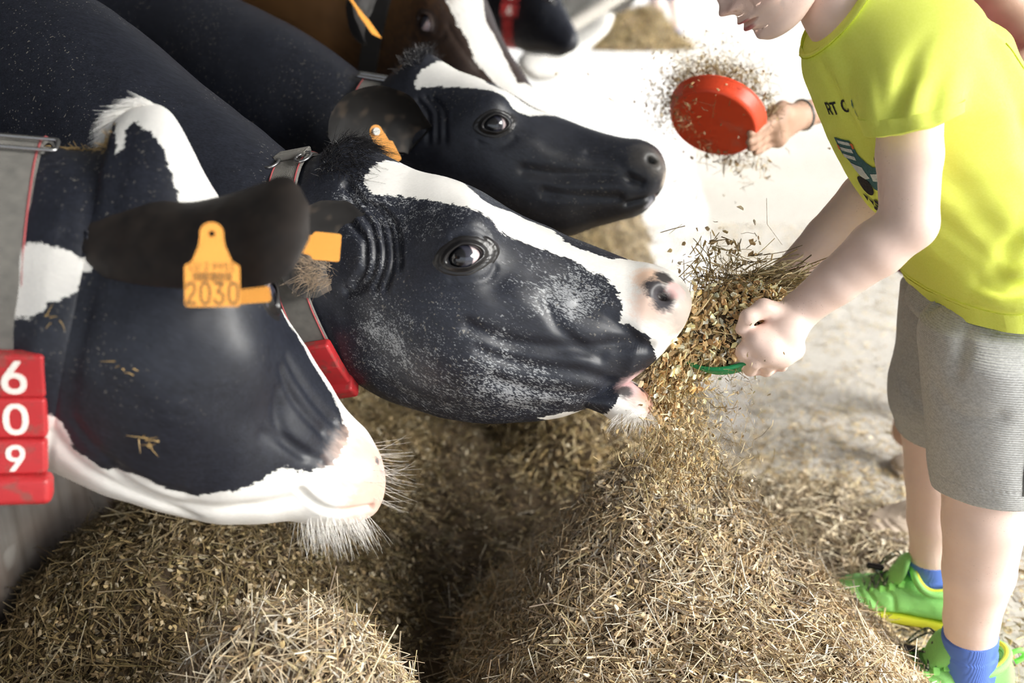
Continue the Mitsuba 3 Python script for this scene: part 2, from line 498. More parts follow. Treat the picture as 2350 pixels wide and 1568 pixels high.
def ear_mesh(base, tip, face, width, curl=0.9, bend=(0, 0, 0), thick=0.005, n=64, m=44, droop=0.0, base_w=0.42, roll=None, blunt=False):
    """Leaf-shaped cupped ear: closed shell from base to tip, opening towards 'face'."""
    base, tip = np.asarray(base, float), np.asarray(tip, float)
    t = np.linspace(0, 1, n)
    ax = tip - base
    c = base + t[:, None] * ax + (4 * t * (1 - t))[:, None] * np.asarray(bend, float)
    tang = nrm(np.gradient(c, axis=0))
    fdir = np.asarray(face, float)
    fdir = nrm(fdir - tang * (tang @ fdir)[:, None])
    side = np.cross(tang, fdir)
    wd = width * (np.interp(t, [0, .12, .3, .55, .75, .9, .97, 1], [base_w, .62, .92, 1.0, .86, .55, .28, .03]))
    if blunt: wd = width * np.interp(t, [0, .12, .3, .55, .75, .88, .95, .985, 1], [base_w, .84, .84, .86, .96, 1.0, .86, .55, .06])
    wd = ndimage.gaussian_filter1d(wd, 1.2)
    cu = curl * np.interp(t, [0, .25, .6, 1], [1.15, 1.2, 0.95, 0.6])
    b = np.linspace(-1, 1, m)
    th = b[None] * cu[:, None]
    R = wd[:, None] / np.maximum(np.sin(np.minimum(cu, 1.57)), .25)[:, None] / 1.0
    x = R * np.sin(th) * (1 if roll is None else 1)
    z = R * (1 - np.cos(th))
    g = c[:, None] + side[:, None] * x[..., None] + fdir[:, None] * (z - 0.3 * wd[:, None])[..., None]
    g = g + (meshkit.fbm(g * 28, 2)[..., None] - .5) * 0.006 * fdir[:, None]
    du, dv = np.gradient(g, axis=0), np.gradient(g, axis=1)
    nn = nrm(np.cross(du, dv))
    edge = np.sqrt(np.clip(1 - np.abs(b), 0, 1)) [None] * np.sqrt(np.clip(1 - t, 0, 1))[:, None] ** .5
    e = (thick * np.clip(edge * 1.6, 0.02, 1))[..., None] / 2
    A, B = g + nn * e, g - nn * e
    ring = np.concatenate([A, B[:, ::-1]], 1)
    v = ring.reshape(-1, 3)
    f = grid_faces(n, 2 * m)
    k = np.arange(2, 2 * m)
    return tm(v, np.vstack([f, np.stack([k * 0, k - 1, k], 1) + (n - 1) * 2 * m, np.stack([k * 0, k, k - 1], 1)]))


def strands(roots, dirs, length, r, rng, sag=(0, 0, -0.35), curl=0.25, seg=5, sides=3):
    """Many hairs as one mesh."""
    N = len(roots)
    ln = np.broadcast_to(length, (N,)) * rng.uniform(.6, 1.15, N)
    t = np.linspace(0, 1, seg)
    d = nrm(nrm(dirs) + rng.normal(0, curl * .6, (N, 3)))
    bendv = rng.normal(0, curl, (N, 3)) + np.asarray(sag)
    c = roots[:, None] + ln[:, None, None] * (t[None, :, None] * d[:, None] + (t ** 2)[None, :, None] * bendv[:, None] * .6)
    tg = nrm(np.gradient(c, axis=1))
    a = nrm(np.cross(tg, [0.3, 0.5, 0.81]))
    b = np.cross(tg, a)
    rad = (np.broadcast_to(r, (N,))[:, None] * np.linspace(1, .25, seg)[None])[..., None]
    ang = np.arange(sides) * 2 * np.pi / sides
    v = np.stack([c + rad * (math.cos(x) * a + math.sin(x) * b) for x in ang], 2)
    f = grid_faces(seg, sides)
    F = (f[None] + (np.arange(N) * seg * sides)[:, None, None]).reshape(-1, 3)
    return tm(v.reshape(-1, 3), F)
# ------------------------------------------------------------------ the herd: stations (dorsal point, ventral point, distance, half-width, power, top-heaviness)
def stations(rows, trunk):
    """trunk: world rows (x, y, z top, z bottom, half-width) out at the back of the cow."""
    out = [np.r_[x, y, zt, x - .02, y, zb, w, 2.3, 0] for x, y, zt, zb, w in trunk]
    for (tx, ty), (bx, by), t, w, n, a, *dt in rows:
        out.append(np.r_[P(tx, ty, t), P(bx, by, t + (dt[0] if dt else 0)), w, n, a])
    return np.array(out)


ST = {}
ST[1] = (stations([
    ((-350, 270), (-300, 985), 1.18, .17, 2.1, .0), ((-120, 315), (-60, 985), 1.12, .125, 2.1, .0), ((84, 334), (40, 1015), 1.10, .115, 2.1, .05), ((185, 347), (85, 1045), 1.09, .108, 2.1, .1),
    ((246, 335), (112, 1070), 1.09, .100, 2.1, .15), ((272, 268), (134, 1083), 1.09, .097, 2.1, .1), ((330, 238), (165, 1096), 1.09, .098, 2.1, .1), ((400, 268), (205, 1112), 1.095, .104, 2.2, .15),
    ((455, 372), (268, 1136), 1.105, .110, 2.3, .2), ((525, 500), (345, 1160), 1.12, .112, 2.4, .25), ((592, 618), (425, 1182), 1.14, .108, 2.4, .25), ((643, 712), (498, 1196), 1.155, .098, 2.3, .15),
    ((709, 811), (580, 1195), 1.175, .084, 2.2, .05), ((765, 900), (650, 1186), 1.195, .072, 2.2, 0), ((812, 965), (715, 1194), 1.21, .066, 2.3, 0), ((846, 1000), (765, 1194), 1.22, .063, 2.3, 0),
    ((864, 1040), (806, 1186), 1.23, .058, 2.3, 0), ((869, 1085), (836, 1170), 1.235, .046, 2.2, 0), ((868, 1120), (852, 1156), 1.24, .025, 2.1, 0), ((866, 1136), (862, 1142), 1.24, .006, 2, 0)], [(-2.6, .80, 1.36, .62, .26), (-2.0, .82, 1.36, .56, .29), (-1.45, .86, 1.36, .55, .24), (-1.05, .93, 1.22, .52, .17)]),
    (.25, -.96, -.05))
ST[2] = (stations([
    ((-250, -330), (-60, 800), 1.60, .20, 2.1, 0), ((0, -140), (150, 820), 1.50, .165, 2.1, 0), ((235, 8), (360, 850), 1.43, .145, 2.1, 0), ((480, 205), (520, 860), 1.38, .125, 2.1, 0),
    ((640, 335), (640, 868), 1.355, .112, 2.1, .05), ((712, 372), (715, 865), 1.345, .105, 2.1, .1), ((765, 345), (775, 850), 1.34, .102, 2.2, .1), ((822, 322), (825, 878), 1.335, .102, 2.2, .1),
    ((885, 358), (885, 912), 1.33, .106, 2.2, .15), ((950, 390), (960, 938), 1.33, .112, 2.3, .2), ((1029, 410), (1047, 961), 1.325, .118, 2.4, .25), ((1105, 440), (1136, 970), 1.32, .118, 2.4, .25),
    ((1174, 482), (1234, 964), 1.32, .107, 2.3, .15), ((1270, 526), (1310, 952), 1.315, .090, 2.2, .0), ((1350, 560), (1360, 932), 1.31, .079, 2.2, -.05), ((1431, 592), (1408, 898), 1.31, .071, 2.2, 0),
    ((1490, 604), (1446, 874), 1.305, .068, 2.3, 0), ((1531, 617), (1492, 838), 1.305, .066, 2.3, 0), ((1562, 637), (1530, 802), 1.305, .059, 2.3, 0), ((1580, 660), (1560, 765), 1.305, .048, 2.2, 0),
    ((1589, 684), (1579, 733), 1.305, .028, 2.1, 0), ((1590, 702), (1587, 712), 1.305, .006, 2, 0)], [(-2.9, 1.62, 1.38, .62, .27), (-2.3, 1.64, 1.38, .56, .30), (-1.75, 1.66, 1.40, .55, .25), (-1.35, 1.68, 1.36, .54, .20)]),
    (-.10, -.99, 0))
ST[3] = (stations([
    ((300, -180), (350, 440), 2.05, .19, 2.1, 0), ((545, -2), (540, 440), 1.90, .155, 2.1, 0), ((700, 75), (670, 445), 1.83, .135, 2.1, 0), ((830, 170), (780, 452), 1.79, .115, 2.1, .05),
    ((890, 192), (845, 455), 1.775, .105, 2.1, .1), ((922, 162), (890, 458), 1.765, .102, 2.2, .1), ((968, 124), (925, 465), 1.76, .102, 2.2, .1), ((1006, 136), (970, 482), 1.755, .106, 2.2, .15),
    ((1064, 172), (1040, 507), 1.75, .114, 2.4, .22), ((1114, 190), (1110, 528), 1.745, .118, 2.4, .25), ((1170, 215), (1180, 546), 1.74, .114, 2.4, .2), ((1236, 253), (1250, 550), 1.735, .100, 2.3, .1),
    ((1300, 275), (1310, 540), 1.73, .087, 2.2, 0), ((1366, 299), (1370, 520), 1.725, .076, 2.2, 0), ((1430, 318), (1425, 507), 1.72, .069, 2.3, 0), ((1472, 325), (1460, 498), 1.72, .066, 2.3, 0),
    ((1500, 338), (1487, 480), 1.715, .060, 2.3, 0), ((1518, 358), (1508, 452), 1.715, .048, 2.2, 0), ((1526, 380), (1521, 422), 1.715, .028, 2.1, 0), ((1527, 396), (1526, 404), 1.715, .006, 2, 0)], [(-2.9, 2.42, 1.38, .62, .27), (-2.3, 2.42, 1.38, .56, .30), (-1.75, 2.40, 1.40, .55, .25), (-1.3, 2.36, 1.38, .54, .21)]),
    (-.16, -.98, 0))
ST[4] = (stations([
    ((600, -420), (560, 300), 2.5, .20, 2.1, 0), ((780, -280), (740, 270), 2.35, .15, 2.1, 0), ((900, -250), (820, 250), 2.28, .118, 2.1, .1), ((985, -225), (850, 250), 2.24, .106, 2.2, .1),
    ((1045, -160), (880, 260), 2.21, .110, 2.3, .2), ((1085, -75), (925, 290), 2.18, .118, 2.4, .25), ((1112, 0), (975, 325), 2.15, .118, 2.4, .25), ((1145, 75), (1030, 360), 2.12, .106, 2.3, .15),
    ((1190, 150), (1090, 390), 2.09, .090, 2.2, 0), ((1238, 225), (1150, 415), 2.07, .078, 2.2, 0), ((1280, 290), (1205, 430), 2.05, .070, 2.3, 0), ((1312, 335), (1250, 440), 2.04, .065, 2.3, 0),
    ((1332, 375), (1290, 440), 2.03, .05, 2.2, 0), ((1334, 405), (1320, 430), 2.03, .02, 2.1, 0)], [(-3.0, 3.22, 1.40, .62, .27), (-2.4, 3.22, 1.40, .56, .30), (-1.8, 3.20, 1.42, .55, .25), (-1.3, 3.15, 1.45, .54, .21)]),
    (-.42, -.90, -.05))
ST[5] = (stations([
    ((1070, -215), (1090, 75), 3.75, .13, 2.1, 0), ((1125, -205), (1130, 75), 3.65, .105, 2.2, .1), ((1180, -170), (1158, 92), 3.6, .11, 2.3, .2), ((1225, -110), (1190, 112), 3.55, .118, 2.4, .22),
    ((1262, -45), (1220, 122), 3.5, .105, 2.3, .1), ((1288, 5), (1246, 124), 3.46, .085, 2.2, 0), ((1308, 45), (1270, 128), 3.43, .072, 2.3, 0), ((1322, 72), (1290, 128), 3.41, .062, 2.3, 0),
    ((1328, 95), (1308, 122), 3.4, .04, 2.2, 0), ((1324, 112), (1320, 116), 3.4, .01, 2, 0)], [(-2.6, 4.75, 1.40, .62, .27), (-2.0, 4.7, 1.40, .56, .29), (-1.4, 4.6, 1.42, .55, .25), (-.9, 4.4, 1.42, .54, .19)]),
    (-.2, -.98, 0))
ST[6] = (stations([
    ((1400, -220), (1240, 110), 5.1, .22, 2.1, 0), ((1432, -90), (1262, 60), 4.8, .15, 2.1, 0), ((1412, 0), (1262, 70), 4.65, .13, 2.2, .1), ((1396, 62), (1250, 90), 4.55, .135, 2.3, .15),
    ((1362, 100), (1240, 100), 4.5, .13, 2.3, .1), ((1338, 130), (1222, 108), 4.46, .11, 2.2, 0), ((1312, 158), (1205, 118), 4.42, .09, 2.2, 0), ((1276, 178), (1192, 130), 4.4, .08, 2.2, 0),
    ((1240, 186), (1188, 144), 4.38, .06, 2.2, 0), ((1212, 178), (1192, 160), 4.37, .02, 2, 0)], [(-2.2, 6.3, 1.42, .62, .27), (-1.6, 6.2, 1.42, .56, .29), (-1.0, 6.0, 1.45, .55, .25), (-.4, 5.7, 1.48, .60, .20)]),
    (.3, -.95, 0))
RES = {1: (420, 260), 2: (480, 280), 3: (360, 220), 4: (300, 200), 5: (140, 100), 6: (140, 100)}
SK = {}
for k in ST:
    st, L = ST[k]
    m = len(st)
    # more rings on the head than on the trunk
    w = np.r_[0, np.cumsum(np.where(np.arange(m - 1) < 2, .35, np.where(np.arange(m - 1) < 5, .7, 1.0)))]
    SK[k] = Skin(st, L, *RES[k], warp=(w / w[-1], np.arange(m)))
# ------------------------------------------------------------------ markings and landmarks in surface coordinates (station, turn from the dorsal line)
PATCH = {
    1: {
        'neck': [[6.469, 0.1923], [7.313, 0.1923], [9.448, 0.2192], [9.646, 0.2269], [8.753, 0.2308], [7.611, 0.2346], [7.015, 0.2462], [6.668, 0.2577], [6.122, 0.2654], [5.973, 0.2]],
        'jaw': [[5.0, 0.42], [7.214, 0.3462], [8.356, 0.35], [9.497, 0.3692], [9.944, 0.3923], [10.937, 0.3923], [11.483, 0.3962], [12.178, 0.3769], [12.873, 0.3731], [13.767, 0.3654], [14.313, 0.3423], [15.107, 0.3192], [15.454, 0.3], [15.802, 0.2692], [16.298, 0.2654], [16.795, 0.25], [17.291, 0.2192], [17.39, 0.1962], [17.44, 0.1731], [17.639, 0.1192], [17.49, 0.1077], [17.242, 0.0923], [16.993, 0.0731], [16.447, 0.0654], [15.852, 0.0577], [15.454, 0.0346], [15.107, 0.0346], [14.859, 0.0231], [15.0, -0.035], [17.0, -0.045], [19.0, -0.07], [20.5, -0.12], [21.5, -0.2], [22.4, -0.3], [23.0, -0.4], [23.0, 0.6], [20, 0.62], [17, 0.64], [13, 0.66], [9, 0.66], [5, 0.62]],
        'blaze': [[15.008, 0.0192], [14.859, 0.0231], [14.015, 0.05], [13.221, 0.1077], [12.476, 0.1423], [11.93, 0.1423], [11.632, 0.1346], [11.284, 0.1231], [10.887, 0.1077], [10.49, 0.1], [9.845, 0.0808], [9.597, 0.0885], [9.646, 0.1154], [9.348, 0.1192], [8.6, -0.02], [9.2, -0.045], [10, -0.05], [11, -0.05], [12, -0.05], [13, -0.05], [14, -0.045], [15.2, -0.035]],
        'nape': [[6.072, 0.0346], [6.171, 0.0269], [6.271, 0.0308], [6.221, 0.0615], [6.122, 0.0615]],
    },
    2: {
        'blaze': [[11.815, 0.1214], [11.958, 0.1357], [12.101, 0.1464], [12.672, 0.1321], [13.195, 0.1214], [13.909, 0.1214], [14.671, 0.1214], [15.29, 0.1214], [15.909, 0.125], [16.48, 0.125], [17.051, 0.1179], [17.765, 0.1214], [18.527, 0.1429], [18.812, 0.1643], [19.6, 0.02], [19.241, 0.0071], [19.003, 0.0571], [18.431, 0.075], [17.813, 0.0786], [17.384, 0.0679], [17.051, 0.0357], [16.575, 0.0357], [16.099, 0.0357], [15.718, 0.0536], [15.242, 0.0643], [14.909, 0.0429], [14.481, 0.0107], [14.2, -0.03], [13, -0.035], [12.4, -0.04], [12.577, 0.0179], [12.243, 0.0429]],
        'muzzle': [[17.765, 0.1214], [18.527, 0.1429], [18.812, 0.1643], [19.003, 0.2071], [19.003, 0.2429], [19.336, 0.2464], [19.716, 0.2607], [20.192, 0.2714], [20.621, 0.3143], [21.049, 0.3857], [21.287, 0.4571], [22.4, 0.49], [25, 0.49], [25, -0.49], [22.4, -0.44], [21.6, -0.36], [20.8, -0.25], [20.2, -0.14], [19.6, -0.06], [19.003, 0.0464]],
        'jawstrip': [[16.099, 0.4393], [16.385, 0.4393], [16.956, 0.4357], [17.717, 0.4821], [18.384, 0.4821], [20.2, 0.55], [18, 0.55], [16.6, 0.52]],
    },
    3: {
        'blaze': [[10.775, 0.1909], [11.007, 0.1773], [11.586, 0.1545], [12.281, 0.1364], [12.977, 0.1273], [13.498, 0.1227], [14.077, 0.1227], [14.367, 0.1318], [14.715, 0.1227], [15.004, 0.1091], [15.584, 0.0545], [15.642, 0.0227], [15.178, 0.0455], [14.773, 0.0636], [14.309, 0.05], [13.962, 0.0591], [13.324, 0.0636], [12.6, -0.05], [11.6, -0.06], [11.238, 0.0727], [11.065, 0.1136], [10.833, 0.1409], [10.659, 0.1682]],
    },
    4: {
        'blaze': [[9.278, 0.16], [9.625, 0.165], [10.367, 0.17], [10.912, 0.17], [11.258, 0.185], [11.704, 0.185], [12.1, 0.18], [12.496, 0.17], [13.04, 0.16], [13.733, 0.185], [17, 0.05], [17, -0.4], [14.5, -0.25], [13, -0.1], [12.496, 0.1], [11.803, 0.075], [11.258, 0.06], [10.813, 0.06], [10.07, 0.01], [9.377, -0.01]],
        'throat': [[6.853, 0.365], [7.1, 0.335], [7.447, 0.37], [7.991, 0.375], [6.952, 0.385]],
    },
}
MARK = {
    1: {
        'eye': [14.164, 0.0885],
        'brow': [13.866, 0.0846],
        'cheek': [11.731, 0.2654],
        'cheek2': [13.072, 0.2731],
        'hollow': [15.355, 0.2115],
        'nostril': [19.773, 0.1231],
        'crest': [13.916, 0.1962],
        'earbase': [9.2, 0.1846],
        'poll': [10.043, 0.0308],
        'mouth': [[16.695, 0.3], [17.242, 0.3115], [17.887, 0.3038], [18.731, 0.2962], [19.873, 0.2769]],
        'fold1': [[15.057, 0.1577], [15.504, 0.1692], [16.05, 0.1769], [16.745, 0.1731]],
        'fold2': [[15.157, 0.1308], [15.703, 0.1385], [16.348, 0.1385], [17.043, 0.1231]],
        'fold3': [[15.107, 0.2462], [15.653, 0.2385], [16.348, 0.2346], [16.944, 0.2269]],
        'fold4': [[15.206, 0.1846], [15.405, 0.2154], [15.752, 0.2346], [16.398, 0.2385]],
        'jawl': [[11.731, 0.3923], [12.625, 0.4038], [13.717, 0.3962], [15.305, 0.3615], [16.695, 0.3231]],
        'jawl2': [[8.653, 0.3769], [10.292, 0.4077], [11.781, 0.4154], [13.072, 0.4192], [14.064, 0.4269]],
        'fur': [[9.895, 0.3538], [12.128, 0.3769], [13.568, 0.3654]],
        'w1': [[8.008, 0.1231], [7.958, 0.15], [8.852, 0.1923], [9.497, 0.2115]],
        'w2': [[7.214, 0.1769], [8.058, 0.1923], [9.547, 0.2192]],
        'lashhollow': [15.057, 0.0615],
        'noseside': [16.993, 0.1654],
        'lip': [17.639, 0.25],
        'chin': [17.639, 0.3346],
        'muzzle': [18.78, 0.1654],
        'nosetop': [18.681, 0.0615],
        'muzzle2': [18.532, 0.2269],
        'lowlip': [18.234, 0.3192],
        'nost2': [19.128, 0.1346],
    },
    2: {
        'eye': [14.861, 0.1964],
        'brow': [15.099, 0.1393],
        'temple': [12.862, 0.175],
        'cheek': [13.481, 0.2857],
        'cheek2': [14.385, 0.3321],
        'socket': [15.623, 0.2143],
        'crest': [16.194, 0.2286],
        'crest2': [17.194, 0.2464],
        'side': [17.765, 0.1643],
        'nostril': [20.764, 0.1821],
        'nostrilw': [20.192, 0.15],
        'nostrilw2': [21.43, 0.2179],
        'earbase': [11.434, 0.2357],
        'poll': [11.196, 0.0536],
        'mouthc': [19.003, 0.4286],
        'tear': [15.861, 0.1857],
        'tear2': [16.194, 0.2286],
        'w1': [[11.196, 0.1571], [11.625, 0.175], [12.196, 0.1929], [12.339, 0.2214], [12.148, 0.25], [11.339, 0.2786]],
        'w2': [[11.291, 0.15], [11.863, 0.1643], [12.481, 0.1857], [12.624, 0.2214], [12.339, 0.2536]],
        'w3': [[12.101, 0.1607], [12.767, 0.1893], [12.862, 0.225], [12.672, 0.25]],
        'w4': [[11.101, 0.1857], [11.625, 0.2036], [12.005, 0.2143], [12.005, 0.2393], [11.625, 0.2643]],
        'w5': [[12.386, 0.1571], [13.005, 0.1893], [13.1, 0.225]],
        'f1': [[14.861, 0.2643], [16.147, 0.2786], [17.717, 0.2821], [19.145, 0.2857], [20.526, 0.325]],
        'f2': [[15.052, 0.2893], [16.242, 0.3107], [17.813, 0.3321], [18.765, 0.3893]],
        'f3': [[17.765, 0.2143], [18.669, 0.2357], [19.764, 0.2821]],
        'f4': [[16.765, 0.2179], [17.194, 0.2571], [18.431, 0.3071]],
        'f5': [[15.29, 0.3321], [16.48, 0.3607], [18.098, 0.3964]],
        'lid1': [[14.481, 0.2286], [14.957, 0.225], [15.385, 0.2143], [15.718, 0.1893]],
        'lid2': [[14.576, 0.175], [15.052, 0.1571], [15.48, 0.1536]],
        'jaw': [[12.291, 0.3964], [13.243, 0.4071], [14.338, 0.4071], [15.433, 0.4071], [16.48, 0.4]],
        'pink1': [19.954, 0.1286],
        'pink2': [21.811, 0.2714],
        'pink3': [20.145, 0.2107],
        'dark1': [20.716, 0.1179],
        'dark2': [20.335, 0.1643],
        'dark3': [20.764, 0.2],
        'pinkn': [21.525, 0.1607],
        'dust': [22.668, 0.1893],
        'dust2': [22.62, 0.275],
        'roan': [[16.765, 0.2107], [17.765, 0.2286], [15.861, 0.3036], [14.719, 0.3429], [13.195, 0.4286], [15.671, 0.3857], [16.813, 0.3643], [12.577, 0.1714], [10.768, 0.1893], [14.1, 0.15], [12.434, 0.2821], [12.719, 0.3357], [18.051, 0.1786], [15.052, 0.0]],
        'black': [[17.717, 0.2893], [19.241, 0.3214], [16.67, 0.275], [18.717, 0.2571], [14.1, 0.2071]],
    },
    3: {
        'eye': [13.904, 0.1955],
        'brow': [13.788, 0.1455],
        'temple': [11.586, 0.1909],
        'cheek': [12.455, 0.3045],
        'crest': [15.004, 0.2],
        'crest2': [16.163, 0.2136],
        'side': [16.569, 0.1455],
        'nostril': [19.929, 0.1909],
        'nostrilw': [19.35, 0.1773],
        'nostrilw2': [20.625, 0.2182],
        'earbase': [10.543, 0.2455],
        'poll': [10.543, 0.0955],
        'mouth': [[18.423, 0.3636], [19.35, 0.3636], [20.277, 0.3909], [21.204, -0.4773]],
        'f1': [[14.715, 0.2545], [16.163, 0.2545], [17.612, 0.25], [19.234, 0.2773]],
        'f2': [[15.352, 0.2955], [16.569, 0.3136], [17.959, 0.3273]],
        'f3': [[16.916, 0.1864], [17.786, 0.2045], [18.597, 0.2591]],
        'w1': [[10.949, 0.2091], [11.412, 0.2318], [11.47, 0.2636]],
        'w2': [[11.238, 0.1955], [11.702, 0.2227], [11.76, 0.2545]],
        'w3': [[11.47, 0.1909], [11.992, 0.2182], [12.05, 0.25]],
        'lid1': [[13.324, 0.2409], [13.962, 0.2364], [14.483, 0.2045]],
        'grey': [19.755, 0.1727],
        'grey2': [20.972, 0.1955],
        'lip': [20.74, -0.4773],
        'lip2': [20.103, 0.4409],
        'dust': [21.899, 0.3364],
    },
    4: {
        'eye': [9.278, 0.235],
        'brow': [9.08, 0.21],
        'crest': [10.912, 0.205],
        'lid1': [[8.783, 0.265], [9.575, 0.25], [10.12, 0.215]],
        'f1': [[10.12, 0.195], [10.763, 0.195], [11.506, 0.19]],
        'earbase': [6.853, 0.27],
        'poll': [7.298, 0.045],
        'dark': [[11.506, 0.225], [10.318, 0.255]],
    },
    5: {
        'eye': [7.483, 0.23],
        'nostril': [10.98, 0.2],
    },
}
# ------------------------------------------------------------------ swellings, hollows and folds of the heads
def features(k, m):
    sk = SK[k]
    B = lambda key, r, amp, rs=None: sk.bump(*m[key], r, amp, rs)
    if k == 1:
        B('cheek', .090, .016); B('cheek2', .07, .008); B('brow', .028, .010); B('eye', .020, -.004); B('hollow', .030, -.009); B('crest', .035, .007); B('lashhollow', .016, -.006)
        B('muzzle', .035, .006); B('muzzle2', .030, .004); B('lip', .030, .006); B('chin', .030, .007); B('noseside', .022, -.005); B('lowlip', .018, .003)
        sk.crease(m['mouth'], .0045, .007)
        for f, w, d in (('fold1', .006, .0035), ('fold2', .006, .003), ('fold3', .006, .003), ('fold4', .008, .0035), ('jawl', .010, .006), ('jawl2', .008, .0045), ('fur', .006, .002), ('w1', .012, .003), ('w2', .010, .003)): sk.crease(m[f], w, d)
        B('nostril', .009, -.008)
    if k == 2:
        B('brow', .034, .013); B('temple', .035, -.007); B('cheek', .075, .010); B('cheek2', .06, .006); B('eye', .022, -.003); B('socket', .022, -.006); B('crest', .030, .007, .04); B('crest2', .026, .005, .04)
        B('side', .030, -.007, .05); B('nostrilw', .017, .005); B('nostrilw2', .018, .005); B('pink3', .03, .003)
        for w in ('w1', 'w2', 'w3', 'w4', 'w5'): sk.crease(m[w], .0045, .0068)
        for f, w, d in (('f1', .009, .006), ('f2', .009, .0045), ('f3', .009, .004), ('f4', .009, .004), ('f5', .010, .004), ('lid1', .0035, .0022), ('lid2', .004, .0022), ('jaw', .014, .003)): sk.crease(m[f], w, d)
        B('nostril', .0085, -.014, .011)
    if k == 3:
        B('brow', .034, .012); B('temple', .035, -.006); B('cheek', .075, .010); B('eye', .022, -.003); B('crest', .030, .007, .04); B('crest2', .026, .005, .04); B('side', .03, -.006, .05)
        B('nostrilw', .017, .006); B('nostrilw2', .016, .005)
        for w in ('w1', 'w2', 'w3'): sk.crease(m[w], .005, .004)
        for f, w, d in (('f1', .009, .005), ('f2', .009, .004), ('f3', .009, .004), ('lid1', .004, .0025), ('mouth', .005, .007)): sk.crease(m[f], w, d)
        B('nostril', .0085, -.013, .011)
    if k == 4:
        B('brow', .034, .011); B('eye', .022, -.003); B('crest', .03, .008, .05)
        for f in ('lid1', 'f1'): sk.crease(m[f], .006, .003)


FIELD = {}
SPOTS = []
for k, sk in SK.items():
    if k in MARK: features(k, MARK[k])
    # slack skin and muscle: low relief everywhere
    sk.push((meshkit.fbm(sk.g * 9 + k, 3) - .5) * .008 + (meshkit.fbm(sk.g * 32 + k, 2) - .5) * .0016)
    d = np.full(sk.g.shape[:2], -.2)
    if k in PATCH:
        for poly in PATCH[k].values(): d = np.maximum(d, sk.inside(poly))
    r = np.full(d.shape, .08)
    if k == 6: d[:] = .2
    if k == 2:
        r[:] = .36
        for s, f in MARK[2]['roan']: r += .25 * np.exp(-(np.linalg.norm(sk.g - sk.at(s, f), axis=2) / .045) ** 2)
        for s, f in MARK[2]['black']: r -= .30 * np.exp(-(np.linalg.norm(sk.g - sk.at(s, f), axis=2) / .035) ** 2)
        r *= np.clip((sk.s - 9.5) / 2, .35, 1)[:, None]
    if k == 1: r[:] = .14
    FIELD[k] = (d, np.clip(r, 0, 1))


def spot(k, key, r, col, soft=.35):
    SPOTS.append((SK[k].at(*(MARK[k][key] if isinstance(key, str) else key)), r, col, soft))


PINK, DARKSKIN, GREY = (.74, .50, .40), (.045, .040, .042), (.30, .27, .25)
spot(1, 'muzzle', .042, (.78, .54, .44), .6); spot(1, (20.6, .16), .045, (.74, .48, .39), .5); spot(1, 'nostril', .013, (.62, .40, .38)); spot(1, 'nost2', .005, (.16, .14, .14)); spot(1, (18.9, .285), .018, (.78, .55, .46), .5)
spot(2, 'pink1', .020, (.80, .56, .42), .5); spot(2, 'pink3', .022, (.82, .62, .52), .5); spot(2, 'pink2', .022, (.82, .62, .54), .6); spot(2, 'dust', .030, (.44, .40, .36), .5); spot(2, 'dust2', .022, (.50, .43, .38), .5)
spot(2, 'dark1', .013, (.05, .045, .045)); spot(2, 'dark2', .015, (.05, .045, .05)); spot(2, 'dark3', .014, (.07, .065, .075)); spot(2, 'pinkn', .013, (.70, .46, .44)); spot(2, 'nostril', .008, (.02, .015, .015), .5)
spot(3, 'grey', .030, (.085, .080, .080), .5); spot(3, 'grey2', .022, (.15, .135, .125), .5); spot(3, 'dust', .014, (.40, .34, .28), .5); spot(3, 'nostril', .012, (.006, .006, .006), .5); spot(3, 'lip', .010, (.45, .30, .28)); spot(3, 'lip2', .010, (.40, .40, .46), .6)

# cow 2: the open lower jaw
JAW = Skin(stations([((1250, 890), (1255, 925), 1.31, .030, 2.2, 0), ((1320, 885), (1325, 930), 1.31, .036, 2.2, 0), ((1385, 884), (1376, 946), 1.31, .043, 2.2, 0), ((1425, 872), (1402, 962), 1.308, .044, 2.2, 0),
                     ((1452, 874), (1440, 970), 1.306, .041, 2.3, 0), ((1476, 890), (1468, 968), 1.305, .036, 2.3, 0), ((1492, 908), (1486, 958), 1.305, .026, 2.2, 0), ((1499, 925), (1497, 942), 1.305, .010, 2, 0)], []), (-.10, -.99, 0), 90, 80)
JAW.push((meshkit.fbm(JAW.g * 40, 3) - .5) * .003)
jd = np.clip((JAW.s[:, None] - 2.75) * .02 - .012 * np.cos(2 * np.pi * JAW.phi)[None], -.05, .05)
SPOTS += [(JAW.at(4.6, .12), .022, (.66, .42, .36), .5), (JAW.at(3.9, .10), .018, (.62, .44, .44), .5), (JAW.at(3.3, .16), .010, (.10, .09, .09), .5), (JAW.at(5.6, .16), .016, (.60, .34, .26), .6), (JAW.at(4.35, .05), .0045, (.02, .02, .02), .3), (JAW.at(4.85, .07), .0045, (.02, .02, .02), .3)]

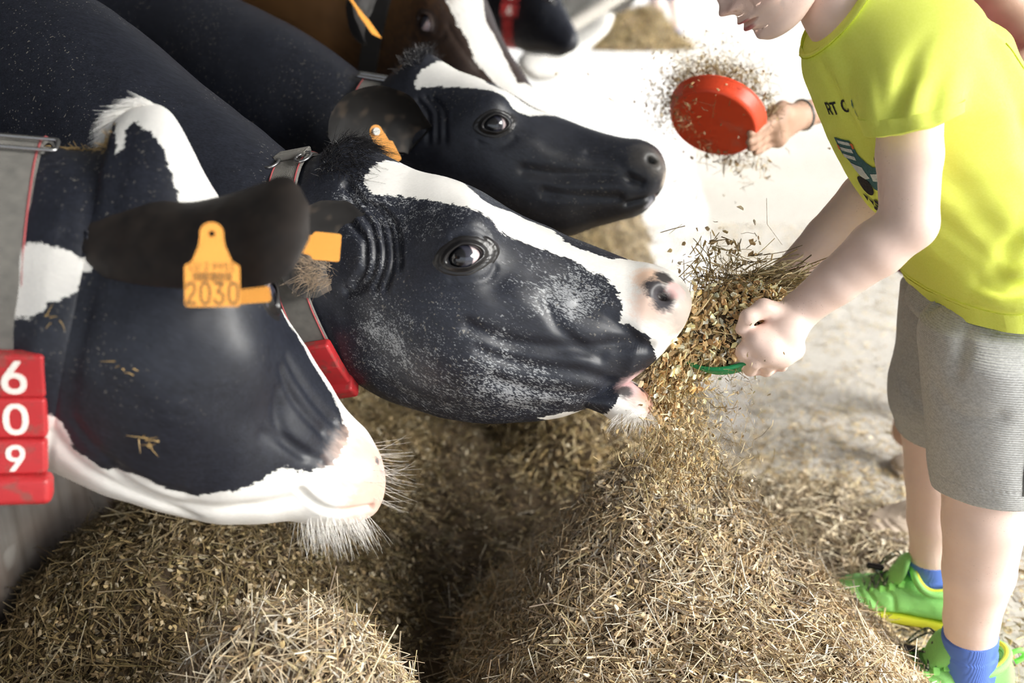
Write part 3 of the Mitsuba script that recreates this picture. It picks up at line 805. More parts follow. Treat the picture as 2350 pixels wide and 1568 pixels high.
coat('coat_black', (.0125, .0145, .0225), (.86, .84, .80), SPOTS, (.85, .1, -.5), rough=.44, spec=.5, sheen=.15)  # blue in the dark base stands in for skylight sheen
coat('coat_brown', (.028, .0155, .011), (.86, .83, .78), [(SK[4].at(6.2, .2), .22, (.075, .034, .012), .5), (SK[4].at(5.0, .2), .35, (.13, .060, .018), .4)], (.6, -.3, -.7), rough=.5)
mat('horn_skin', (.016, .015, .016), .33, specular=.6)
mat('brown_lid', (.030, .018, .014), .35, specular=.6)
mat('ear_black', (.020, .018, .017), .6, sheen=.4)
mat('ear_brown', mikit.proc(lambda p, n, uv: mikit.mix((.010, .009, .009), (.034, .025, .020), mikit.fbm(p.x * 60, p.y * 60, p.z * 60))), .62, sheen=.5)
mat('ear_inside', (mikit.proc(lambda p, n, uv: mikit.mix((.014, .013, .013), (.085, .062, .045), mikit.smoothstep(.50, .85, mikit.fbm(p.x * 45, p.y * 45, p.z * 45, 2))))), .65, sheen=.4)
mat('hair_black', (.016, .015, .017), .42, specular=.6)
mat('hair_white', (.86, .84, .80), .5)
mat('hair_tan', (.30, .22, .15), .5)
mat('tag_orange', (.92, .40, .075), .42, specular=.4)
mat('tag_print', (.10, .055, .02), .6)
bumped('webbing', (mikit.proc(lambda p, n, uv: mikit.mix((.15, .145, .135), (.27, .255, .23), mikit.fbm(p.x * 90, p.y * 90, p.z * 90, 3)))), .8,
       lambda p, n, uv: dr.sin(p.x * 2600) * dr.sin(p.z * 2600), .0006, 2e-4)
mat('red_stitch', (.42, .085, .09), .7)
mat('collar_red', (mikit.proc(lambda p, n, uv: mikit.mix((.48, .030, .035), (.30, .07, .06), mikit.smoothstep(.5, .8, mikit.fbm(p.x * 80, p.y * 80, p.z * 80, 3))))), .42, specular=.5)
mat('digit_white', (.86, .84, .78), .5)
mat('steel', (.55, .55, .56), .28, metallic=1.0)
# ------------------------------------------------------------------ ears, tags, collars, hair
RNG = np.random.default_rng(5)


def with_uv(sk, k):
    d, r = FIELD[k]
    return np.vstack([np.c_[(d * 10).ravel(), r.ravel()], [[-1, 0], [1.0, 0] if k != 4 else [1, 0]]])


def body(c, k, bsdf, legs=()):
    v, f = SK[k].mesh()
    uv = with_uv(SK[k], k)
    if k == 2:
        jv, jf = JAW.mesh()
        f = np.vstack([f, jf + len(v)]); v = np.vstack([v, jv])
        uv = np.vstack([uv, np.c_[(jd * 10).ravel(), np.full(jd.size, .42)], [[-1, 0], [1, 0]]])
    for lx, ly in legs:      # legs under the trunk: shoulder, knee, pastern, hoof
        m = tube([(lx, ly, .80), (lx + .02, ly, .55), (lx + .03, ly, .42), (lx, ly, .22), (lx, ly, .10), (lx + .03, ly, .0)], [.11, .075, .052, .036, .038, .055], 26, 14, up=(1, 0, 0))
        f = np.vstack([f, m.faces + len(v)]); v = np.vstack([v, m.vertices]); uv = np.vstack([uv, np.tile([-1.0, .05], (len(m.vertices), 1))])
    part(c, 'body', (v, f), bsdf, smooth=True, uv=uv)


def tag_plate(w, h, neck, hole=True):
    """Ear tag outline: plate with a neck and a round head, in the xy plane, head up at the origin."""
    hd = shapely.Point(0, 0).buffer(neck, 24)
    p = shapely.Polygon([(-w / 2, -h), (w / 2, -h), (w / 2, -h * .44), (w * .36, -h * .38), (neck * 1.1, -h * .16), (neck * .95, 0), (-neck * .95, 0), (-neck * 1.1, -h * .16), (-w * .36, -h * .38), (-w / 2, -h * .44)])
    p = p.union(hd).buffer(-.003).buffer(.006).buffer(-.003)
    if hole: p = p.difference(shapely.Point(0, 0).buffer(neck * .28, 16))
    return trimesh.creation.extrude_polygon(p, .0018, engine='earcut')


def lettering(text, h, bold=False, squeeze=1.0):
    m = meshkit.text_mesh(text, h, .0004, bold)
    b = m.bounds
    m.apply_translation([-(b[0, 0] + b[1, 0]) / 2, 0, 0])
    m.apply_scale([squeeze, 1, 1])
    return m


def collar(c, k, s, w, thick=.005, bsdf='webbing', label=None, stitch=True, slack=0.0):
    """Band round the neck along the ring at station s. Returns a function phi -> (point, along, across, outward)."""
    sk = SK[k]
    i = np.interp(s, sk.s, np.arange(sk.nr))
    i0 = int(i)
    ii = np.interp(s + slack * np.sin(np.pi * sk.phi) ** 4, sk.s, np.arange(sk.nr))
    jj, kk = np.arange(sk.ns), ii.astype(int)
    ring = sk.g[kk, jj] * (1 - (ii - kk))[:, None] + sk.g[kk + 1, jj] * (ii - kk)[:, None]
    n = sk.normals()[kk, jj]
    for _ in range(3):
        ring = (np.roll(ring, 1, 0) + ring * 2 + np.roll(ring, -1, 0)) / 4
    ctr = ring.mean(0)
    across = nrm(np.cross(ring[len(ring) // 4] - ctr, ring[0] - ctr))
    if across @ (sk.g[i0 + 4].mean(0) - ctr) < 0: across = -across
    n = nrm(n - across * (n @ across)[:, None])
    c0 = ring + n * .007
    cl = np.vstack([c0, c0[:1]])
    nn = np.vstack([n, n[:1]])
    key = part(c, 'collar', ribbon(cl, across, w, nn, thick), bsdf, label, smooth=40)
    if stitch:
        for sg in (-1, 1):
            part(key, 'stitching', tube(cl + nn * (thick * .55) + across * (sg * w * .44), .0012, 400, 5, dense=False), 'red_stitch', smooth=True)

    def at(phi):
        j = int(round((phi % 1) * len(ring))) % len(ring)
        al = nrm(c0[(j + 1) % len(c0)] - c0[j - 1])
        return c0[j] + n[j] * thick / 2, al, across, n[j]
    return key, at


def skin_hairs(k, s0, s1, f0, f1, n, length, r, sag=(0, 0, -.35), curl=.25, tilt=.4, seg=5, sk=None):
    sk = sk or SK[k]
    R, D = [], []
    N = sk.normals()
    for _ in range(n):
        s, f = RNG.uniform(s0, s1), RNG.uniform(f0, f1)
        i = int(np.interp(s, sk.s, np.arange(sk.nr))); j = int((f % 1) * sk.ns) % sk.ns
        fw = nrm(sk.g[min(i + 2, sk.nr - 1), j] - sk.g[max(i - 2, 0), j])
        R.append(sk.g[i, j] - N[i, j] * .001); D.append(N[i, j] + fw * tilt)
    return strands(np.array(R), np.array(D), length, r, RNG, sag, curl, seg)


# --- the near cow with the number collar
C1 = thing('cow', 'black and white cow in front, wearing a red 609 collar and orange ear tag 2030', 'cow')
body(C1, 1, 'coat_black', [(-1.25, .74), (-1.22, 1.0), (-2.45, .70), (-2.45, .96)])
m = MARK[1]
eye_parts(C1, SK[1], *m['eye'], .023, (.85, .25, -.2), 'horn_skin', a=.021, b=.0145, tilt=.35)
e1 = part(C1, 'ear', ear_mesh(P(165, 505, 1.045), P(712, 510, .90), FWD + UPV * -.35 + RGT * -.1, .056, curl=.60, bend=UPV * -.022 + FWD * -.004, base_w=.84, thick=.008, blunt=True), 'ear_brown', 'dark brown ear seen from behind', smooth=True)
part(C1, 'ear', ear_mesh(P(470, 520, 1.20), P(535, 530, 1.22), (0.3, -.6, .5), .030, curl=.9, base_w=.6), 'ear_black', smooth=True)
ct = P(486, 537, .868)
tx, ty, tz = axes(CAM - ct + UPV * .1, RGT + UPV * .015)
tg = part(e1, 'ear_tag', place(tag_plate(.0462, .0635, .0100), ct, tx, ty, tz), 'tag_orange', 'orange tag reading 2030')
pr = [(lettering('2030', .0195, squeeze=.68), -.0645), (lettering('LU 2 9951', .0066, squeeze=.84), -.0335)]
mm = []
for q, yy in pr:
    q.apply_translation([.0, yy * .955, .0019]); mm.append(q)
bars, x = [], -.0155
rb = np.random.default_rng(2)
while x < .0155:
    wv = rb.choice([.0004, .0007, .0011])
    q = trimesh.creation.box([wv, .0075, .0003])
    q.apply_translation([x, -.0375, .0020]); bars.append(q)
    x += wv + rb.choice([.0005, .0008])
part(e1, 'tag_print', place(join(*mm, *bars), ct, tx, ty, tz), 'tag_print', 'black print on the tag')
ct2 = P(562, 636, .955)
tx, ty, tz = axes(CAM - ct2 - UPV * .25 - RGT * .2, RGT + UPV * .06)
part(e1, 'ear_tag', place(tag_plate(.044, .026, .006, False), ct2, tx, ty, tz), 'tag_orange', 'front plate of the tag behind the ear')
ck, at = collar(C1, 1, 5.80, .058, .006, label='grey webbing collar with red stitching')
part(C1, 'topknot_hair', skin_hairs(1, 8.6, 10.4, -.07, .035, 1500, .020, .0005, sag=(-.6, 0, -.5), curl=.2, tilt=-1.8), 'hair_white', 'white hair over the poll')
part(C1, 'chin_whisker', skin_hairs(1, 17.3, 20.4, .32, .60, 300, .032, .00028, sag=(.1, 0, -.5), curl=.22, tilt=.25), 'hair_white', 'long white chin hair')
part(C1, 'muzzle_whisker', skin_hairs(1, 18.6, 21.2, .02, .25, 46, .040, .00028, sag=(.1, 0, .1), curl=.2, tilt=.6), 'hair_white')
bz = {}
p0 = None
for j, (dg, (bx, by), hh) in enumerate((('6', (42, 852), .047), ('0', (42, 945), .043), ('9', (42, 1022), .036))):
    # the number blocks hang in a stack below the near side of the band
    if p0 is None:
        best = min(np.linspace(.15, .5, 200), key=lambda f: abs((at(f)[0] - CAM) @ UPV / ((at(f)[0] - CAM) @ FWD) - (784 - by) / FOC))
        p0, al, ac, n = at(best)
        y = al if al @ UPV > 0 else -al
        x = np.cross(y, n)
        if x @ RGT < 0: x = -x
        p0, step = p0 + x * .022, 0
    else:
        step += (hh + lasth) / 2 + .0012
        y = nrm(y - n * .10); n = nrm(n - y * (n @ y)); x = nrm(x - y * (x @ y) - n * (x @ n))
    lasth = hh
    p = p0 - y * step
    blk = place(rbox(.056, hh, .017, .004), p + n * .008, x, y, n)
    part(ck, 'number_block', blk, 'collar_red', 'red plastic number block', smooth=35)
    part(ck, 'digit', place(lettering(dg, hh * .72, True), p + n * .0167 - y * hh * .36, x, y, n), 'digit_white', 'raised white ' + dg)
    bz[j] = (p, x, y, n)
p, x, y, n = bz[2]
part(ck, 'weight', place(rbox(.066, .030, .028, .007), p + n * .012 - y * .033, x, y, n), 'collar_red', 'red bar under the number blocks', smooth=35)
p, al, ac, n = at(.075)
part(ck, 'buckle', join(*[place(tube([(-.042, -.012, 0), (.042, -.012, 0), (.045, -.008, 0), (.045, .008, 0), (.042, .012, 0), (-.042, .012, 0), (-.045, .008, 0), (-.045, -.008, 0), (-.042, -.012, 0)], .0022, 60, 8), p + n * .006, ac, al, n)]), 'steel', 'steel buckle', smooth=True)

def flecks(c, k, spots, n, spread, ln=(.006, .018)):
    R, D, N = [], [], SK[k].normals()
    flat_ = SK[k].g.reshape(-1, 3); nf = N.reshape(-1, 3); tr = cKDTree(flat_)
    for px, py, t in spots:
        q = P(px, py, t) + RNG.normal(0, spread, (n, 3))
        i = tr.query(q)[1]
        R.append(flat_[i] + nf[i] * .0012); d = RNG.normal(0, 1, (n, 3)); D.append(nrm(d - nf[i] * np.sum(d * nf[i], 1, keepdims=True) * .8))
    part(c, 'straw_fleck', strands(np.vstack(R), np.vstack(D), RNG.uniform(*ln, n * len(spots)), .0007, RNG, (0, 0, 0), .5, 3, 4), 'straw_bit', 'bits of straw stuck in the coat', kind='stuff')


mat('straw_bit', (.46, .31, .13), .6)
flecks(C1, 1, [(150, 342, 1.09), (180, 345, 1.09), (225, 345, 1.09), (255, 335, 1.08), (262, 345, 1.07), (280, 340, 1.06)], 16, .008)
flecks(C1, 1, [(342, 1010, 1.02), (304, 838, 1.0), (136, 735, 1.0), (350, 1000, 1.02)], 6, .006)

# --- the cow being fed
C2 = thing('cow', 'grey-flecked black cow with a white blaze eating feed from the scoop', 'cow')
body(C2, 2, 'coat_black', [(-1.55, 1.54), (-1.52, 1.80), (-2.75, 1.52), (-2.75, 1.78)])
m = MARK[2]
eye_parts(C2, SK[2], *m['eye'], .0235, (.84, -.48, .12), 'horn_skin', a=.0225, b=.0148, tilt=.62)
e2 = part(C2, 'ear', ear_mesh(P(832, 552, 1.262), P(640, 616, 1.140), -FWD * .85 - UPV * .40 + RGT * .1, .062, curl=.62, bend=UPV * .006, base_w=.75, thick=.006), 'ear_inside', 'black ear with tan hair inside', smooth=True)
part(C2, 'ear', ear_mesh(P(900, 420, 1.43), P(930, 470, 1.55), (.3, -.2, .6), .04, curl=.9), 'ear_black', smooth=True)
er = RNG.uniform(0, 1, (260, 2))
part(e2, 'ear_hair', strands(np.array([P(690 + 75 * a, 592 + 60 * b, 1.165 + .05 * a) for a, b in er]), np.array([-FWD * .8 + UPV * (.5 - b) - RGT * .3 for a, b in er]), .022, .0003, RNG, (0, 0, -.2), .5), 'hair_tan', 'tan hair in the ear')
ct = P(690, 555, 1.055)
tx, ty, tz = axes(CAM - ct + UPV * .35, UPV * .98 + RGT * .12)
part(e2, 'ear_tag', place(tag_plate(.030, .052, .008, False), P(672, 560, 1.060), UPV * .99 - RGT * -.08, np.cross(tz, UPV * .99 + RGT * .08) , tz), 'tag_orange', 'blank orange tag')
ck, at = collar(C2, 2, 8.75, .040, .005, label='grey webbing collar with red stitching', slack=1.5)
for q, sc in ((.385, 1.0), (.425, 1.0)):
    p, al, ac, n = at(q)
    part(ck, 'number_block', place(rbox(.050, .044, .016, .004), p + n * .008, ac, al, n), 'collar_red', 'red plastic number block', smooth=35)
p, al, ac, n = at(.458)
part(ck, 'weight', place(rbox(.056, .028, .030, .005), p + n * .012, ac, al, n), 'collar_red', smooth=35)
p, al, ac, n = at(.075)
for sg in (-1, 1):
    part(ck, 'ring', place(tube([(.010 * math.cos(a), .014 * math.sin(a), 0) for a in np.linspace(0, 2 * np.pi, 25)], .0022, 50, 8), p + n * .004 + ac * .022 * sg, ac, al, n), 'steel', 'steel ring', smooth=True)
part(ck, 'loop', place(rbox(.044, .030, .008, .002), at(.045)[0] + at(.045)[3] * .004, ac, at(.045)[1], at(.045)[3]), 'webbing', smooth=35)
part(C2, 'topknot_hair', skin_hairs(2, 10.0, 11.7, -.12, .14, 2400, .017, .00040, sag=(.8, -.2, -1.0), curl=.8, tilt=1.8, seg=7), 'hair_black', 'curly black hair on the poll')
part(C2, 'chin_whisker', skin_hairs(2, 3.0, 6.6, .28, .62, 200, .018, .00030, sag=(-.2, 0, -.4), curl=.25, tilt=-.3, sk=JAW), 'hair_white', 'white chin hair')

# --- the cow behind it
C3 = thing('cow', 'black cow with narrow white blaze and black muzzle, behind the cow being fed', 'cow')
body(C3, 3, 'coat_black', [(-1.5, 2.28), (-1.48, 2.54), (-2.75, 2.30), (-2.75, 2.54)])
m = MARK[3]
eye_parts(C3, SK[3], *m['eye'], .0235, (.86, -.42, .1), 'horn_skin', a=.0215, b=.0145, tilt=.55)
e3 = part(C3, 'ear', ear_mesh(P(962, 318, 1.65), P(758, 322, 1.55), -FWD * .9 - UPV * .45 + RGT * .15, .060, curl=.95, bend=UPV * .030, base_w=.5, thick=.006), 'ear_inside', 'black ear with brown hair inside', smooth=True)
part(C3, 'ear', ear_mesh(P(1010, 190, 1.85), P(1040, 230, 1.98), (.3, -.2, .6), .04, curl=.9), 'ear_black', smooth=True)
ct = P(862, 303, 1.535)
tx, ty, tz = axes(CAM - ct + RGT * .9, UPV * .45 + RGT * .9)
part(e3, 'ear_tag', place(tag_plate(.036, .058, .011, False), ct, tx, ty, tz), 'tag_orange', 'orange tag seen at an angle')
part(e3, 'tag_stud', place(trimesh.creation.cylinder(.006, .010, sections=20), ct - FWD * .004, tx, ty, tz), 'digit_white', 'white stud', smooth=40)
ck, at = collar(C3, 3, 7.75, .042, .005, label='grey webbing collar')
p, al, ac, n = at(.085)
part(ck, 'buckle', join(*[place(tube([(-.030, -q, 0), (.030, -q, 0), (.032, 0, 0), (.030, .004 - q, 0), (-.030, .004 - q, 0)], .003, 40, 8), p + n * .004, ac, al, n) for q in (.004, .018)]), 'steel', 'steel buckle', smooth=True)
part(C3, 'topknot_hair', skin_hairs(3, 9.5, 10.8, -.12, .14, 600, .016, .0006, sag=(.2, 0, -.25), curl=.55, tilt=-.1), 'hair_black', 'black hair on the poll')

# --- the brown cow
C4 = thing('cow', 'dark brown cow with a broad white blaze looking from behind the black cows', 'cow')
body(C4, 4, 'coat_brown', [(-1.5, 3.08), (-1.48, 3.34), (-2.85, 3.08), (-2.85, 3.34)])
eye_parts(C4, SK[4], *MARK[4]['eye'], .0245, (.70, -.75, .0), 'brown_lid', a=.022, b=.016, tilt=.1)
e4 = part(C4, 'ear', ear_mesh(P(868, -45, 2.05), P(842, 100, 1.93), RGT * .9 + FWD * -.2, .040, curl=1.0, bend=RGT * -.035, base_w=.7, thick=.008), 'ear_black', 'blue-black ear', smooth=True)
part(C4, 'ear', ear_mesh(P(1120, -180, 2.35), P(1230, -240, 2.5), (.3, -.8, .2), .05, curl=.9), 'ear_black', smooth=True)
ct = P(806, 2, 1.93)
tx, ty, tz = axes(-FWD * .25 + RGT * .8 + UPV * .3, FWD)
part(e4, 'ear_tag', place(tag_plate(.046, .085, .010, False), ct, tx, *[nrm(q) for q in (UPV * .82 - RGT * .58,)], tz), 'tag_orange', 'orange tag seen edge-on')
collar(C4, 4, 7.35, .045, .005, bsdf='ear_black', label='dark strap', stitch=False)

# --- far cows
C5 = thing('cow', 'black cow with a red number collar, far behind the white blaze of the brown cow', 'cow')
body(C5, 5, 'coat_black', [(-1.1, 4.45), (-1.1, 4.7), (-2.45, 4.6), (-2.45, 4.85)])
eye_parts(C5, SK[5], 8.4, .17, .0235, (.9, .2, 0), 'horn_skin', a=.021, b=.0145, tilt=.3)
part(C5, 'ear', ear_mesh(P(1120, -110, 3.5), P(1060, -60, 3.3), -FWD, .05), 'ear_black', smooth=True)
part(C5, 'ear', ear_mesh(P(1200, -200, 3.8), P(1260, -260, 4.0), -FWD, .05), 'ear_black', smooth=True)
ck, at = collar(C5, 5, 6.55, .055, .006, bsdf='collar_red', label='red collar', stitch=False)
for q, dg in zip((.20, .24, .28, .32), '1206'):
    p, al, ac, n = at(q)
    if al @ UPV > 0: al = -al
    x = np.cross(-al, n); x = x if x @ RGT > 0 else -x
    part(ck, 'number_block', place(rbox(.066, .044, .018, .004), p + n * .008, x, -al, n), 'collar_red', 'red number block', smooth=35)
    part(ck, 'digit', place(lettering(dg, .030, True), p + n * .0175 + al * .015, x, -al, n), 'digit_white')
C6 = thing('cow', 'white cow with its head lowered, farthest along the barrier', 'cow')
body(C6, 6, 'coat_black', [(-.8, 5.9), (-.8, 6.2), (-2.1, 6.2), (-2.1, 6.45)])
part(C6, 'ear', ear_mesh(P(1395, 20, 4.45), P(1470, -40, 4.3), -FWD, .06), 'hair_white', smooth=True)
# ------------------------------------------------------------------ feed: heaps of chopped straw, hay and grain flakes
FR = np.random.default_rng(11)
scene['feed_piece'] = {'type': 'twosided', 'b': {'type': 'principled', 'base_color': {'type': 'mesh_attribute', 'name': 'vertex_color'}, 'roughness': .55, 'specular': .4}}
mat('feed_base', mikit.proc(lambda p, n, uv: mikit.mix((.025, .017, .010), (.12, .080, .042), mikit.fbm(p.x * 130, p.y * 130, p.z * 130, 3))), .85)  # mound coloured dark so the gaps between pieces look shaded
STRAW = np.array([(.46, .33, .145), (.36, .26, .115), (.55, .43, .25), (.27, .19, .085), (.19, .125, .055), (.62, .50, .29), (.30, .24, .10), (.40, .33, .20), (.13, .09, .045)])
PALE = np.vstack([STRAW * (1.25, 1.25, 1.35) + (.055, .055, .065), [(.66, .60, .48), (.58, .54, .46), (.74, .66, .50), (.50, .42, .28)]])
FLAKE = np.array([(.56, .41, .22), (.68, .54, .34), (.46, .32, .16), (.76, .66, .48), (.38, .26, .13), (.60, .45, .22)])


def lot(c, d, n, ln, wd, col, bend=.12, kind='blade'):
    """N pieces as one (v, f, colours): blades are bent strips, stems three-sided, chips little slabs."""
    N = len(c)
    d, n = nrm(d), nrm(n)
    s = nrm(np.cross(d, n)); n = np.cross(s, d)
    if kind == 'chip':
        q = np.array([(-1, -.8), (.2, -1), (1, -.3), (.8, .9), (-.5, 1)])
        jit = 1 + FR.uniform(-.35, .35, (N, 5, 2))
        P2 = q[None] * jit * np.stack([ln, wd], 1)[:, None] / 2
        th = (wd * .13)[:, None, None]
        base = c[:, None] + d[:, None] * P2[..., :1] + s[:, None] * P2[..., 1:]
        base = base + n[:, None] * (np.abs(P2[..., :1]) * .25)
        v = np.concatenate([base + n[:, None] * th, base - n[:, None] * th], 1)
        f = [[0, 1, 2], [0, 2, 3], [0, 3, 4]] + [[i, i + 5, (i + 1) % 5] for i in range(5)] + [[(i + 1) % 5, i + 5, (i + 1) % 5 + 5] for i in range(5)]
        m = 10
    else:
        b = FR.normal(0, bend, (N, 1))
        b2 = FR.normal(0, bend * .7, (N, 1))
        L = ln[:, None]
        ctr = [c - d * L / 2 + n * b * L * .5 + s * b2 * L * .5, c, c + d * L / 2 + n * b * L * .5 + s * b2 * L * .5]
        if kind == 'blade':
            tw = FR.uniform(-.6, .6, (N, 1))
            v = []
            for k, q in enumerate(ctr):
                e = (s * np.cos(tw * (k - 1)) + n * np.sin(tw * (k - 1))) * (wd[:, None] / 2) * (1, 1, .55)[k]
                v += [q - e, q + e]
            v = np.stack(v, 1)
            f = [[0, 1, 3], [0, 3, 2], [2, 3, 5], [2, 5, 4]]
            m = 6
        else:
            v = []
            for q in ctr:
                for a in (0, 2.094, 4.189):
                    v.append(q + (s * math.cos(a) + n * math.sin(a)) * (wd[:, None] / 2))
            v = np.stack(v, 1)
            f = [x for r in (0, 3) for i in range(3) for x in ([r + i, r + (i + 1) % 3, r + 3 + (i + 1) % 3], [r + i, r + 3 + (i + 1) % 3, r + 3 + i])]
            m = 9
    F = (np.array(f)[None] + (np.arange(N) * m)[:, None, None]).reshape(-1, 3)
    return v.reshape(-1, 3), F, np.repeat(col, m, 0)


def bundle(*lots):
    v, f, c, at = [], [], [], 0
    for a, b, k in lots:
        v.append(a); f.append(b + at); c.append(k); at += len(a)
    return np.vstack(v), np.vstack(f), np.vstack(c)


def colours(pal, n, p=None, dim=.25):
    return pal[FR.choice(len(pal), n, p=p)] * FR.uniform(1 - dim, 1 + dim, (n, 1))


class Heap:
    def __init__(self, x0, x1, y0, y1, H, step=.012):
        self.H = H
        self.xs, self.ys = np.arange(x0, x1, step), np.arange(y0, y1, step)
        X, Y = np.meshgrid(self.xs, self.ys, indexing='ij')
        X = np.maximum(X, KERB(Y) + .035)
        q = np.stack([X, Y, 0 * X], -1)
        Z = H(X, Y)
        self.Z = Z + np.where(Z > .004, (meshkit.fbm(q * 22, 3) - .5) * .030 + (meshkit.fbm(q * 70, 2) - .5) * .012, 0)
        self.g = np.stack([X, Y, self.Z - .006], -1)

    def mesh(self):
        return tm(self.g.reshape(-1, 3), grid_faces(len(self.xs), len(self.ys), False)[:, ::-1])

    def sample(self, n, low=.008, weight=None):
        out = []
        while sum(map(len, out)) < n:
            x, y = FR.uniform(self.xs[0], self.xs[-1], 4 * n), FR.uniform(self.ys[0], self.ys[-1], 4 * n)
            i, j = (x - self.xs[0]) / (self.xs[1] - self.xs[0]), (y - self.ys[0]) / (self.ys[1] - self.ys[0])
            z = ndimage.map_coordinates(self.Z, [i, j], order=1, mode='nearest')
            x = np.maximum(x, KERB(y) + .040)
            gx = ndimage.map_coordinates(np.gradient(self.Z, axis=0), [i, j], order=1) / (self.xs[1] - self.xs[0])
            gy = ndimage.map_coordinates(np.gradient(self.Z, axis=1), [i, j], order=1) / (self.ys[1] - self.ys[0])
            ok = (z > low) & (FR.uniform(0, 3, len(x)) < np.sqrt(1 + gx ** 2 + gy ** 2))
            if weight is not None: ok &= FR.uniform(0, 1, len(x)) < weight(x, y)
            out.append(np.c_[x, y, z, -gx, -gy, 0 * x + 1][ok])
        o = np.vstack(out)[:n]
        return o[:, :3], nrm(o[:, 3:])

    def cover(self, nb, ns, nc, scale=1.0, lift=.010, weight=None, chipw=None, flake=FLAKE, straw=STRAW, out=.35, p=None, low=.008):
        lots = []
        for kind, num in (('blade', nb), ('stem', ns), ('chip', nc)):
            if not num: continue
            c, n = self.sample(num, low, weight=chipw if kind == 'chip' and chipw is not None else weight)
            d = FR.normal(0, 1, (num, 3)); d -= n * np.sum(d * n, 1, keepdims=True)
            d = nrm(d) + n * FR.normal(0, out, (num, 1))
            if kind == 'blade':
                ln, wd = FR.lognormal(math.log(.017), .5, num) * scale, FR.uniform(.0012, .0034, num) * scale
                nn = nrm(n + FR.normal(0, .7, (num, 3)))
            elif kind == 'stem':
                ln, wd = np.clip(FR.lognormal(math.log(.046), .5, num), .012, .13) * scale, FR.uniform(.0008, .0020, num) * scale
                nn = n
            else:
                ln, wd = FR.uniform(.0045, .0115, num) * scale, FR.uniform(.003, .007, num) * scale
                nn = nrm(n + FR.normal(0, .5, (num, 3)))
            c = c + n * FR.uniform(-.006, lift, (num, 1))
            lots.append(lot(c, d, nn, ln, wd, colours(flake if kind == 'chip' else straw, num, None if kind == 'chip' else p), .10, kind))
        return bundle(*lots)


def hill(x, y, cx, cy, rx, ry, amp, pw=2.0, rot=0.0):
    dx, dy = x - cx, y - cy
    c, s = math.cos(rot), math.sin(rot)
    u, v = (dx * c + dy * s) / rx, (-dx * s + dy * c) / ry
    return amp * np.exp(-(u * u + v * v) ** (pw / 2))


def pale_right(cover):
    """Pieces grow paler and greyer from the cows' side to the walking side."""
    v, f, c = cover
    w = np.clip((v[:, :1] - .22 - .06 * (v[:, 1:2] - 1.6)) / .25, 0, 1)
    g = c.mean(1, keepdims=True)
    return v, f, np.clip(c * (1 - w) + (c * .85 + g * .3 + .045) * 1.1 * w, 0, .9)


def feed_heap(label, heap, cover, name='feed_heap', group=None):
    key = thing(name, label, 'feed heap', kind='stuff')
    part(key, 'base', heap.mesh(), 'feed_base', smooth=True)
    v, f, c = cover
    part(key, 'straw', (v, f), 'feed_piece', kind='stuff', color=c)
    return key


# in front on the right: the heap the scoop is emptied over
HA = Heap(-.10, .74, .74, 1.74, lambda x, y: np.maximum(hill(x, y, .275, 1.14, .335, .44, .215, 4.0, -.12) + hill(x, y, .255, 1.40, .19, .17, .135, 2.4) + hill(x, y, .12, 1.50, .2, .2, .05) - .012, -.02))
feed_heap('pale chopped straw heap in front of the child in the lime shirt', HA,
          HA.cover(36000, 19000, 7000, lift=.014, straw=PALE, flake=FLAKE * 1.1 + .05,  chipw=lambda x, y: .25 + .75 * np.exp(-((x - .24) ** 2 + (y - 1.42) ** 2) / .02)))
# bottom, nearest to the camera
HC = Heap(-.66, .06, .70, 1.30, lambda x, y: np.maximum(hill(x, y, -.27, 1.00, .17, .13, .24, 2.6) + hill(x, y, -.42, .93, .22, .16, .12, 2.5) + hill(x, y, -.17, .95, .16, .14, .10) - .012, -.02))
feed_heap('small tousled straw heap at the bottom edge between the two larger heaps', HC, HC.cover(12000, 8000, 800, lift=.02, out=.5, straw=PALE))
# under the chin of the near cow; colours dimmed for the shade there
HB = Heap(-.82, .0, 1.02, 2.30, lambda x, y: np.maximum(hill(x, y, -.53, 1.45, .27, .27, .20, 2.6) + hill(x, y, -.70, 1.20, .25, .25, .10) + hill(x, y, -.55, 1.95, .35, .35, .14) - .012, -.02))
feed_heap('brown mixed feed heap against the kerb under the chin of the near cow', HB, HB.cover(18000, 9000, 7500, scale=1.05, lift=.012, straw=STRAW * .58, flake=FLAKE * .70, p=[.12, .16, .08, .17, .17, .05, .11, .08, .06]))
# the eaten-out row that runs on along the barrier
HD = Heap(-.75, .95, 1.45, 6.2, lambda x, y: np.maximum(
    hill(x, y, .20 + .05 * (y - 2), y, .20, 1, .14 + .13 * np.exp(-((y - 1.85) / .5) ** 2), 2.6) * np.clip((y - 1.75) / .5, 0, 1) * np.clip((6.3 - y) / 2.5, 0, 1) * (.75 + .5 * meshkit.noise(np.stack([x * 2, y * 2, 0 * x], -1)))
    + hill(x, y, -.50, y, .22, 1, .05, 3) + hill(x, y, .60, 1.68, .22, .30, .050, 2.5) - .012, -.02), .02)
feed_heap('low eaten-out row of feed stretching along the barrier under the heads', HD, pale_right(HD.cover(24000, 12000, 7500, straw=STRAW * .85, flake=FLAKE * .85, scale=1.25, lift=.014, weight=lambda x, y: np.clip(2.6 / y ** 1.3, 0.05, 1))))
# trodden feed the cows have left, colours darkened to paint the shade there
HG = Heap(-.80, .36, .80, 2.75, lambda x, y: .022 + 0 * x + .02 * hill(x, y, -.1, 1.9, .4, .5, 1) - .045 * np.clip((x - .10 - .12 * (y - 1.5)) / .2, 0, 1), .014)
feed_heap('trodden feed left on the floor between the heaps, coloured dark for the shade under the cows', HG, HG.cover(13000, 5000, 4200, straw=STRAW * .34, flake=FLAKE * .45, lift=.008, out=.2, low=.004), name='feed_residue')
